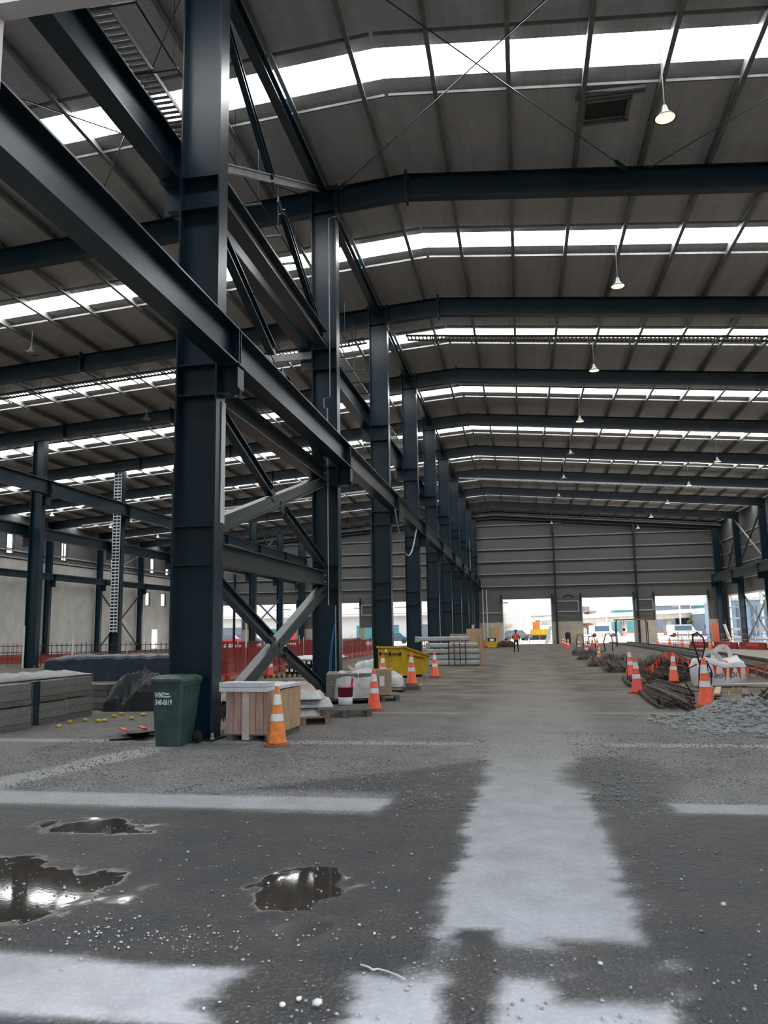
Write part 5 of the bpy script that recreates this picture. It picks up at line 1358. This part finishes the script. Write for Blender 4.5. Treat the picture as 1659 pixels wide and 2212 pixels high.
# ---- clutter by the far upstand
t = thing('black_bin', 'small black bin against the concrete upstand between the far doorways', 'bin', (5.05,92.9,G(92.9)))
q = MB(); q.lathe([(.26,0),(.34,1.15),(.30,1.25),(.1,1.35)], 14); q.build('bin_body', DARK, t, None, True); q = MB(); q.lathe([(.36,1.12),(.36,1.18)], 14); q.build('bin_rim', BLACKP, t)
for x, y, h_, lab in ((4.2,92.5,1.4,'timber post leaning left of the black bin'),(5.9,91.8,1.9,'timber post standing right of the black bin')):
    q = MB(); q.bar((0,0,0),(.05,.2,h_),.12,.08,(0,1,0)); tag(q.build('timber_post', WOODY, None, (x,y,G(y))), lab, 'timber', 'timber posts')
q = MB(); q.bar((2.6,93,G(93)),(3.2,94.1,G(93)+2.0),.4,.06); tag(q.build('white_sheet', WHITEP), 'white sheet leaning beside the right jamb of the middle doorway', 'board')
t = thing('yellow_generator', 'yellow generator box by the plywood door near the far wall', 'generator', (-2.95,76.5,G(76)))
q = MB(); q.bevbox(-.45,.45,-.3,.3,.05,.6,.05); q.build('lower_case', YEL, t); q = MB(); q.bevbox(-.4,.4,-.28,.28,.6,.95,.05); q.build('upper_case', BLACKP, t); q = MB(); q.box(-.2,.2,-.29,-.28,.65,.88); q.build('panel', PRINTW, t)
for s in (-1, 1): q = MB(); q.tube([(s*.45,-.2,.1),(s*.55,-.2,.1)], .1, 10); q.build('wheel', DARK, t)
t = thing('orange_formwork', 'low orange formwork trays left of the yellow generator', 'formwork', (-5.0,78,G(78)))
for k in range(3): q = MB(); q.bevbox(.5*k,.5*k+.45,0,.6,0,.5+.1*k,.03); q.build('tray', ORANGE2 if k else WOODY, t)
q = MB(); q.box(-1.2,.4,-.5,.3,.0,.18); q.build('board', WHITEP, t)
t = thing('tool_heap', 'heap of brown gear right of the yellow generator', 'gear', (-1.7,78.5,G(78)))
q = solid(crumple(-.9,.9,-.6,.6,.7,.6,14,151,sq=2)); q.build('canvas', RUST, t); q = MB(); q.tube([(-.3,-.3,.2),(.6,-.2,.9)], .05, 6); q.build('handle', WOODY, t)

# ---- person in an orange vest walking up the path
def person(x, y):
    J = {'pelvis':(0,0,.88),'belly':(0,0,1.02),'chest':(0,.0,1.22),'neckb':(0,.01,1.36),'neck':(0,0,1.42),'head':(0,-.02,1.53),'crown':(0,-.01,1.64),
         'hl':(-.10,0,.84),'kl':(-.13,-.06,.48),'al':(-.15,.04,.09),'tl':(-.17,-.10,.035),'hr':(.10,0,.84),'kr':(.12,.03,.47),'ar':(.14,.10,.10),'tr':(.15,-.02,.035),
         'sl':(-.17,.01,1.31),'el':(-.26,.03,1.06),'wl':(-.17,-.16,.93),'fl':(-.12,-.24,.93),'sr':(.17,.01,1.31),'er':(.27,.02,1.06),'wr':(.24,-.12,.86),'fr':(.22,-.20,.82)}
    Rr = {'pelvis':.135,'belly':.125,'chest':.145,'neckb':.075,'neck':.055,'head':.085,'crown':.06,'hl':.09,'hr':.09,'kl':.062,'kr':.062,'al':.045,'ar':.045,'tl':.04,'tr':.04,'sl':.065,'sr':.065,'el':.048,'er':.048,'wl':.035,'wr':.035,'fl':.03,'fr':.03}
    E_ = [('pelvis','belly'),('belly','chest'),('chest','neckb'),('neckb','neck'),('neck','head'),('head','crown'),('pelvis','hl'),('hl','kl'),('kl','al'),('al','tl'),('pelvis','hr'),('hr','kr'),('kr','ar'),('ar','tr'),('chest','sl'),('sl','el'),('el','wl'),('wl','fl'),('chest','sr'),('sr','er'),('er','wr'),('wr','fr')]
    ks = list(J); me = bpy.data.meshes.new('body'); me.from_pydata([J[k] for k in ks], [(ks.index(a),ks.index(b_)) for a,b_ in E_], [])
    o = bpy.data.objects.new('tmp', me); COL.objects.link(o)
    sk = o.modifiers.new('s','SKIN'); sv = me.skin_vertices[0].data
    for k in ks: i = ks.index(k); sv[i].radius = (Rr[k]*(1.25 if k in ('chest','pelvis','belly') else 1), Rr[k]); sv[i].use_root = (k == 'pelvis')
    su = o.modifiers.new('u','SUBSURF'); su.levels = 2; su.render_levels = 2
    dg = bpy.context.evaluated_depsgraph_get(); bm_ = bpy.data.meshes.new_from_object(o.evaluated_get(dg)); bpy.data.objects.remove(o)
    skin = mat('skin',(.30,.17,.12),.6,0,.1,5); cloth = mat('dark_workwear',(.012,.014,.022),.8,0,.2,6)
    bm_.materials.clear(); bm_.materials.append(cloth); bm_.materials.append(skin)
    for p in bm_.polygons:
        c = p.center; p.use_smooth = True
        p.material_index = 1 if c.z > 1.40 or (c.z < .98 and c.y < -.13 and c.z > .7) else 0
    pr = put('person', bm_, None, (x,y,G(y))); tag(pr, 'person in dark clothes, orange vest and helmet walking up the path', 'person')
    # vest: shell around the torso faces
    vb = bmesh.new(); vb.from_mesh(bm_); vb.normal_update()
    dele = [f_ for f_ in vb.faces if not (.90 < f_.calc_center_median().z < 1.36 and abs(f_.calc_center_median().x) < .19 and f_.calc_center_median().y > -.2)]
    bmesh.ops.delete(vb, geom=dele, context='FACES')
    for v_ in vb.verts: v_.co += v_.normal*.022
    vm = bpy.data.meshes.new('vest'); vb.to_mesh(vm); vb.free(); vm.materials.clear(); vm.materials.append(mat('vest_orange',(.75,.10,.03),.6,0,.1,8)); 
    vm.polygons.foreach_set('material_index', [0]*len(vm.polygons)); v_o = put('vest', vm, pr)
    q = MB(); q.lathe([(.165,1.02),(.165,1.07)], 14, cap=False); q.v = [(a,b_*.78,c_) for a,b_,c_ in q.v]; q.build('reflective_stripe', PRINTW, v_o)
    q = MB(); q.lathe([(.135,1.565),(.128,1.60),(.11,1.65),(.07,1.69),(.0,1.70)], 16); q.box(-.08,.08,-.19,-.08,1.565,1.58); q.build('helmet', mat('dark_helmet',(.05,.045,.04),.4), pr, None, True)
    for s in (-1, 1):
        q = MB(); q.lathe([(.012,-.012),(.015,0),(.012,.012)], 8, (s*.035,-.105,1.535)); q.build('eye', DARK, pr)
    q = MB(); q.bar((0,-.095,1.54),(0,-.125,1.505),.025,.02); q.build('nose', skin, pr)
    q = MB(); q.box(-.03,.03,-.108,-.098,1.47,1.48); q.build('mouth', REDC, pr)
    for s in (-1, 1):
        q = MB(); q.bevbox(s*.15-.055,s*.15+.055,-.17 if s < 0 else -.09,.10 if s < 0 else .16,0,.10,.03); q.build('boot', DARK, pr)
        hx, hy, hz_ = (-.12,-.24,.93) if s < 0 else (.22,-.20,.82)
        for k in range(4):
            q = MB(); xx = hx+.018*(k-1.5); q.tube([(xx,hy,hz_),(xx+.004*k,hy-.05,hz_-.015),(xx,hy-.07-.006*(k in (1,2)),hz_-.05)], .0085, 6); q.build('finger', skin, pr)
        q = MB(); q.tube([(hx-s*.03,hy+.02,hz_),(hx-s*.055,hy-.02,hz_-.01),(hx-s*.05,hy-.05,hz_-.03)], .0095, 6); q.build('thumb', skin, pr)
person(-.55, 61.9)

# ================================================================== OUTSIDE, BEYOND THE DOORS
BRT = mat('sunlit_concrete_yard', (.42,.40,.36), .9, 0, .08, .2)
q = MB(); q.box(-160,160,95.0,420,-.75,-.52); struct(q.build('ground_outside', BRT))
WALLW = mat('white_painted_wall', (.58,.57,.54), .8, 0, .05, .5)
ROOFG = grid_mat('grey_ribbed_roof', (.30,.30,.33), (.22,.22,.24), .8, 50, .05, .6)
TINT = mat('office_window', (.08,.13,.17), .2, 0, .1, 1)
TEAL = mat('teal_cladding', (.05,.22,.23), .6, 0, .1, 1)
GREY = mat('grey_wall', (.15,.17,.20), .8, 0, .08, 1)
w_ = thing('warehouse', 'long white warehouse with a grey sloping roof behind the left doorways', 'building', (-60,128,-.52))
q = MB(); q.box(0,50,0,14,0,4.3); q.build('wall', WALLW, w_)
q = MB(); q.add([(-1,-1.5,4.3),(51,-1.5,4.3),(51,9,7.0),(-1,9,7.0),(-1,-1.5,4.45),(51,-1.5,4.45),(51,9,7.15),(-1,9,7.15)], [(3,2,1,0),(4,5,6,7),(0,1,5,4),(1,2,6,5),(2,3,7,6),(3,0,4,7)]); rf = q.build('roof', ROOFG, w_)
for x in (4,11,18,25,32,39,46):
    q = MB(); q.add([(x,2.5,5.60),(x+3,2.5,5.60),(x+3,6.5,6.63),(x,6.5,6.63)], [(0,1,2,3)]); q.build('roof_light', mat('yellowed_rooflight',(.62,.58,.40),.5) if x == 4 else bpy.data.materials['yellowed_rooflight'], rf)
q = MB(); q.box(-1,51,-1.6,-1.45,4.1,4.35); q.build('gutter', WALLW, w_)
for x, m, wd in ((8,GREY,5),(20,RED,6),(33,TEAL,7),(42,GREY,3)):
    q = MB(); q.box(x,x+wd,-.08,0,0,2.6); q.build('roller_door', m, w_)
for x in (2,15,28,45):
    q = MB(); q.box(x,x+2,-.05,0,2.2,3.3); q.build('window', TINT, w_)
v = thing('white_building', 'white stepped building filling the left of the middle doorway', 'building', (-4.0,128,-.52))
q = MB(); q.box(0,4.6,0,9,0,4.3); q.build('front_block', WALLW, v); q = MB(); q.box(-3,1.6,1,9,0,5.8); q.build('tall_block', WALLW, v); q = MB(); q.box(-3.1,1.8,.9,9,5.8,6.0); q.build('parapet', GREY, v)
q = MB(); q.box(.4,2.4,-.9,0,2.1,2.35); q.build('canopy', CONCW, v)
q = MB(); q.box(.5,.75,-.05,0,2.6,4.0); q.build('window', TINT, v)
for x in (.65, 1.35): q = MB(); q.tube([(x,-.15,0),(x,-.15,4.3)], .07, 6); q.build('downpipe', WOODY, v)
# overpass
o_ = thing('road_overpass', 'pale concrete road overpass across the right-hand doorways', 'bridge', (4,150,-.52))
q = MB(); q.bar((0,0,2.6),(38,6,4.0),7,.9); q.build('deck', CONCW, o_); q = MB(); q.bar((0,-3.6,3.35),(38,2.4,4.75),.25,.7); q.build('parapet', WALLW, o_)
for x in (6,14,22,28,33): q = MB(); q.box(x,x+.8,-2+x*.15,2+x*.15,0,2.4+x*.035); q.build('pier', CONC, o_)
q = MB(); q.box(24,37,3.5,4.0,0,3.2); q.build('abutment', mat('dark_abutment',(.05,.05,.055),.9), o_)
def block(x, y, wd, d, h, m, label, wins, teal=False, roof=None):
    b_ = thing('town_building', label, 'building', (x,y,-.52))
    q = MB(); q.box(0,wd,0,d,0,h); q.build('wall', m, b_)
    for (u0,u1,z0,z1) in wins:
        q = MB(); q.box(u0,u1,-.06,0,z0,z1); wn = q.build('window', TINT, b_); q = MB(); q.box((u0+u1)/2-.04,(u0+u1)/2+.04,-.1,-.06,z0,z1); q.build('mullion', WALLW, wn)
    q = MB(); q.box(-.15,wd+.15,-.15,d,h,h+.35); q.build('parapet', WALLW if roof is None else roof, b_); return b_
block(27,185,10,10,6.0,GREY,'grey office block with a row of slim windows behind the overpass',[(1.0+1.5*k,1.6+1.5*k,3.9,5.2) for k in range(6)])
block(38.5,182,4.6,10,5.9,TEAL,'teal block right of the grey offices',[(.6+1.3*k,1.5+1.3*k,3.9,4.9) for k in range(3)])
sg = thing('sign_tower', 'pale teal sign tower with a white name panel above the overpass', 'sign', (43,178,-.52))
q = MB(); q.box(0,4.8,0,3,0,7.3); q.build('tower', mat('pale_teal',(.14,.27,.30),.6), sg); q = MB(); q.box(.8,4.6,-.12,0,5.2,6.8); q.build('sign_panel', mat('sign_blue',(.06,.30,.40),.6), sg)
on_face(text_mesh('Aurora', .95, bold=True), PRINTW, sg, (1.1,-.16,5.7), (1,0,0), (0,0,1))
block(11,190,6,8,4.9,CONC,'brown brick block seen over the overpass in the second doorway',[(.6+1.4*k,1.4+1.4*k,3.6,4.4) for k in range(4)],roof=ROOFG)
block(20.5,184,4.8,8,5.2,TEAL,'small teal building at the right of the second doorway',[(.6+1.2*k,1.1+1.2*k,3.8,4.7) for k in range(3)])
block(16.5,240,3.2,4,7.3,GREY,'distant grey tower above the overpass',[(.6,1.2,5,6.5),(1.8,2.4,5,6.5)])
block(29.5,136,5,10,3.6,GREY,'grey-blue shed at the right edge of the last doorway',[(.8,1.8,1.5,2.6),(3,4,1.5,2.6)])
block(24.2,98,10,14,4.7,mat('blue_grey_cladding',(.20,.30,.42),.6),'pale blue clad building seen through the white girts',[(.5+1.6*k,1.2+1.6*k,.6,4.2) for k in range(6)])
block(2.0,175,8,6,3.9,WALLW,'low white houses at the right of the middle doorway',[(.8+1.8*k,1.8+1.8*k,2.2,3.2) for k in range(4)],roof=ROOFG)
LEAF = mat('dark_leaves',(.035,.055,.03),.8,0,.4,2); LEAFP = mat('pale_leaves',(.12,.14,.06),.8,0,.4,2); BARK = mat('bark',(.06,.045,.035),.9,0,.2,5)
def tree(x, y, h, r, label, m, tiers=6, sq=False):
    t = thing('tree', label, 'tree', (x,y,-.52))
    q = MB(); q.tube([(0,0,0),(.1,0,h*.5),(0,0,h*.95)], .18, 6, r2=.05); q.build('trunk', BARK, t)
    q = MB()
    for k in range(tiers*26):
        z = h*(.3+.7*(k/(tiers*26))); rr = r*(1.1-.8*(z/h)) if sq else r*math.sin(math.pi*min(1,(z/h-.25)/.8))
        a = random.uniform(0,6.3); d = rr*random.uniform(.3,1); c = Vector((d*math.cos(a), d*math.sin(a), (math.floor(z*1.2)/1.2 if sq else z)))
        s = random.uniform(.25,.55); n_ = Vector((random.uniform(-1,1),random.uniform(-1,1),random.uniform(-.3,1))).normalized(); e1 = n_.orthogonal()*s; e2 = n_.cross(e1.normalized())*s*.6
        q.add([c-e1,c+e2,c+e1,c-e2,c+n_*.12], [(0,1,4),(1,2,4),(2,3,4),(3,0,4),(3,2,1,0)])
    q.build('crown', m, t)
tree(29.2,128,5.6,1.9,'dark layered conifer at the right edge of the last doorway',LEAF,9,True)
tree(31.0,150,3.9,1.7,'pale bushy tree in front of the sign tower',LEAFP)
tree(36.5,124,6.8,2.2,'dark tree seen through the white girts',LEAF,8)
tree(33.5,122,5.6,1.6,'second dark tree behind the white girts, slimmer',LEAF,6)
tree(13.5,172,4.9,2.2,'brownish tree above the overpass in the second doorway',mat('autumn_leaves',(.22,.12,.05),.8,0,.3,2))
def car(x, y, rz, m, label, L_=4.4, H_=1.5, van=False):
    c = thing('car', label, 'car', (x,y,-.52), rz)
    pr = [(-L_/2,.35),(L_/2,.35),(L_/2,.85),(L_/2-.9,.95),(L_/2-1.5,H_),(-L_/2+.7 if not van else -L_/2+.05,H_),(-L_/2,.95)]
    q = MB(); n = len(pr); q.add([(a,-.85,b_) for a,b_ in pr]+[(a,.85,b_) for a,b_ in pr], [tuple(range(n)),tuple(range(2*n-1,n-1,-1))]+[(i,n+i,n+(i+1)%n,(i+1)%n) for i in range(n)]); q.build('car_body', m, c)
    for s in (-1,1): q = MB(); q.box(-L_/2+.9,L_/2-1.5,s*.86-.01,s*.86+.01,.98,H_-.12); q.build('side_window', TINT, c)
    for s in (-1,1):
        for u in (-L_/2+.8,L_/2-.9): q = MB(); q.tube([(u,s*.7,.33),(u,s*.9,.33)], .33, 12); q.build('wheel', DARK, c)
    return c
CARR = mat('car_red',(.35,.02,.02),.3); CARW = mat('car_white',(.7,.72,.74),.3); CARB = mat('car_blue_grey',(.05,.09,.13),.3)
car(-43,112,.1,CARR,'red car parked outside the leftmost doorway'); car(-42,117,0,CARB,'dark car behind the red one outside the leftmost doorway')
car(25.2,132,.05,CARW,'white utility vehicle under the overpass in the last doorway',5.0,1.9,True); car(-17.5,108,.2,CARB,'dark car outside the fourth left doorway'); car(-1.0,118,.3,CARB,'blue-grey car behind the walking person')
car(13.6,140,0,CARW,'white van under the overpass in the second doorway',4.8,2.0,True)
q = MB(); q.box(-36.5,-34.2,104,106.5,-.5,1.9); 
t = thing('green_container', 'teal-green storage box outside the second left doorway', 'container', (-36.0,106,-.52)); q = MB(); q.box(0,2.3,0,2.4,0,2.3); q.build('shell', TEAL, t)
for k in range(5): q = MB(); q.box(.15+.42*k,.25+.42*k,-.04,0,.1,2.2); q.build('rib', TEAL, t)
def site_fence(x0, x1, y, n, label):
    for k in range(n):
        a = x0+(x1-x0)*k/n; wd = (x1-x0)/n
        t = thing('site_fence_panel', label % ORDN[k], 'fence', (a,y,-.52), 0, 'site fence beyond the doors')
        q = MB()
        for z in (.1,1.1): q.tube([(0,0,z),(wd,0,z)], .03, 5)
        for x in (.02,wd/2,wd-.02): q.tube([(x,0,0),(x,0,1.1)], .03, 5)
        q.build('rail_frame', ORANGE2, t)
site_fence(-1.8,21.5,103,9,'orange-red site fence panel outside the right doorways, %s from the left')
for k, (x, y, h) in enumerate(((2.2,150,4.6),(14.6,144,5.6),(27.0,144,5.4))):
    t = thing('street_pole', ['power pole with a cross arm in the middle doorway','lamp post on the overpass in the second doorway','lamp post in the last doorway'][k], 'pole', (x,y,-.52)); q = MB(); q.tube([(0,0,0),(0,0,h)], .12, 6); q.build('pole', WALLW if k else WOODY, t)
    q = MB(); q.bar((-1.2,0,h-.4),(1.0 if k == 0 else .1,0,h-.3),.1,.1); q.build('arm', GALV, t)
q = thing('earth_mover', 'orange-yellow digger parked outside the middle doorway', 'digger', (1.3,122,-.52))
m = MB(); m.bevbox(-.2,2.6,-.9,.9,.7,1.6,.1); m.build('chassis', YEL, q); m = MB(); m.bevbox(.2,1.3,-.7,.4,1.6,2.7,.08); m.build('cab', ORANGE2, q)
for s in (-1,1): m = MB(); m.bevbox(-.4,2.6,s*.8-.2,s*.8+.2,0,.7,.15); m.build('track', DARK, q)
m = MB(); m.bar((2.4,0,1.3),(4.0,0,2.6),.25,.3); m.bar((4.0,0,2.6),(4.8,0,1.0),.22,.25); m.build('boom', YEL, q); m = MB(); m.box(4.5,5.1,-.35,.35,.4,1.0); m.build('bucket', DARK, q)
